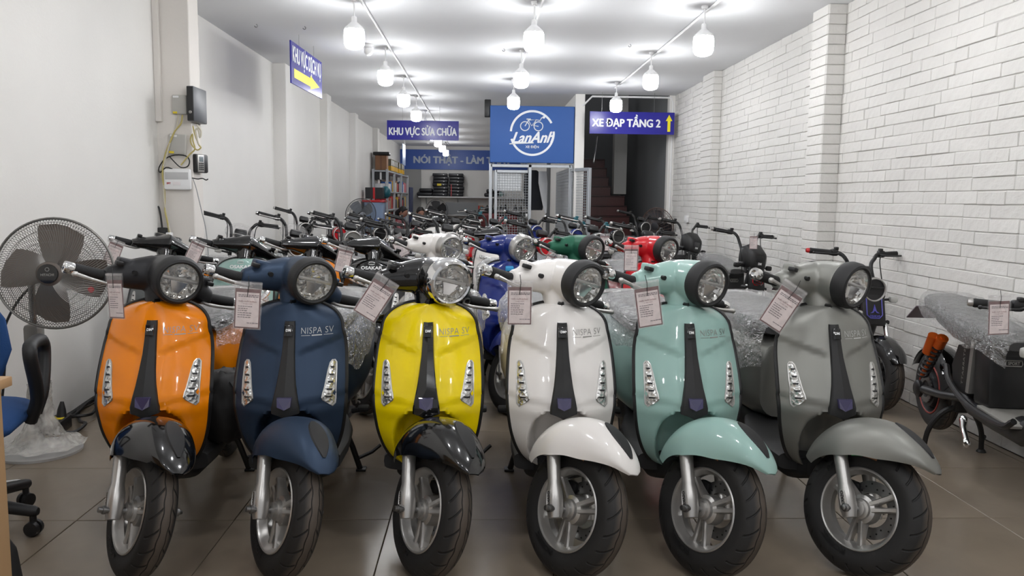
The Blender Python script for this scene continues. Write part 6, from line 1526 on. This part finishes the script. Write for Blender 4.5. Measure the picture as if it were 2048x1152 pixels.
    rows = [(6.45, [(-2.02, hif, 'black', 'black', 28), (-1.56, hif, 'black', 'black', 28), (-1.12, hi, 'grey', 'black', 28), (-0.70, mid, 'black', 'red', 26), (-0.30, hi, 'white', 'white', 26), (0.12, MX, 'mint', 'white', 26), (0.50, mid, 'red', 'white', 26), (0.95, hi, 'dgrey', 'black', 24), (1.42, mid, 'black', 'black', 20)]),
            (8.45, [(-1.96, hi, 'black', 'black', 30), (-1.57, mid, 'red', 'red', 30), (-1.15, mid, 'black', 'black', 28), (-0.74, mid, 'red', 'black', 28), (-0.30, hi, 'white', 'white', 26), (0.12, hi, 'black', 'red', 26), (0.55, hi, 'royal', 'white', 26), (1.00, mid, 'royal', 'black', 24), (1.45, mid, 'black', 'black', 24)]),
            (10.3, [(-1.95, low, 'black', 'black', 30), (-1.50, low, 'red', 'black', 28), (-1.05, low, 'black', 'black', 28), (-0.60, MX, 'white', 'white', 26), (-0.20, low, 'red', 'red', 26)]),
            (12.2, [(-1.60, low, 'black', 'black', 28), (-1.15, low, 'white', 'white', 28), (-0.70, low, 'black', 'white', 26), (-0.30, low, 'red', 'black', 26)]),
            (14.3, [(-0.62, low, 'black', 'black', 20), (-0.15, hi, 'dgrey', 'black', -20), (0.35, mid, 'red', 'black', 20)])]
    ordn = ['leftmost', 'second from the left', 'third from the left', 'fourth from the left', 'fifth from the left', 'sixth from the left', 'seventh from the left', 'eighth from the left', 'ninth from the left']
    rr = random.Random(4)
    for (y, L), rn in zip(rows, names):
        for i, (x, sp, lampc, bodyc, st) in enumerate(L):
            if sp is MX:
                spawn('maxi_scooter', MX, dict(body=C[bodyc], cover=C['black'], fender=C[bodyc]), (x, y, 0), 0, R(st), '%s flat barred scooter, %s in the %s row' % (bodyc, ordn[i], rn), 'scooter', 'vehicles of the rear rows', ('tyre_lettering',)); continue
            kk = dict(MOPK); kk.update(lamp=C[lampc], panel=C[bodyc], fender=C[bodyc], side=C[bodyc])
            if x > -0.2 and y > 6 and i % 2: kk['switch'] = m_teal
            if i % 3 == 1: kk.update(barend=m_chrome, lever=m_silver)
            d = 'white' if bodyc == 'white' else bodyc
            spawn('electric_moped', sp, kk, (x, y+rr.uniform(-.08, .08), 0), 0, R(st), '%s moped with a %s headlight shell, %s in the %s row' % (d, {'dgrey': 'slate', 'royal': 'deep blue'}.get(lampc, lampc), ordn[i], rn), 'moped', 'vehicles of the rear rows', ('badge_frame', 'badge_star', 'badge_lettering', 'battery_label', 'side_lettering', 'trim_strip'), MAXIS)
    # things lying on the scooters
    t = thing('black_bag', 'crumpled black cloth bag on the floorboard of the orange scooter', 'bag', (-0.985, 3.06, 0.315)); g = G(); P = []
    for i in range(1, 14):
        a = pi*i/14; P.append([((0.10+0.02*noise.noise((i*.6, k*.5, 1)))*sin(a)**0.6*cos(2*pi*k/28), (0.12+0.03*noise.noise((i*.5, k*.6, 5)))*sin(a)**0.6*sin(2*pi*k/28), 0.13+0.14*cos(a)+0.02*noise.noise((i, k*.4, 8))) for k in range(28)])
    g.loft(P); ob('bag_body', g, mat('black bag cloth', (30, 28, 28), 0.6), t, smooth=180); ob('bag_strap', G().tube(curve_pts([(0.05, -0.07, 0.24), (0.10, -0.11, 0.18), (0.11, -0.09, 0.10), (0.09, -0.07, 0.02)], 16), 0.012, 6, flat=0.4), m_matte, t)
    tag(ob('blue_clip', G().rbox((0.17, 4.835, 0.83), (0.05, 0.04, 0.03), 0.006), mat('bright blue plastic', (60, 160, 220), 0.4)), 'bright blue clip lying on the shield of the deep blue scooter', 'clip')

room(); bulbs(); signs(); cage(); rack(); back_shelves(); fans(); people(); wall_gear(); foreground(); vehicles(); price_tags()
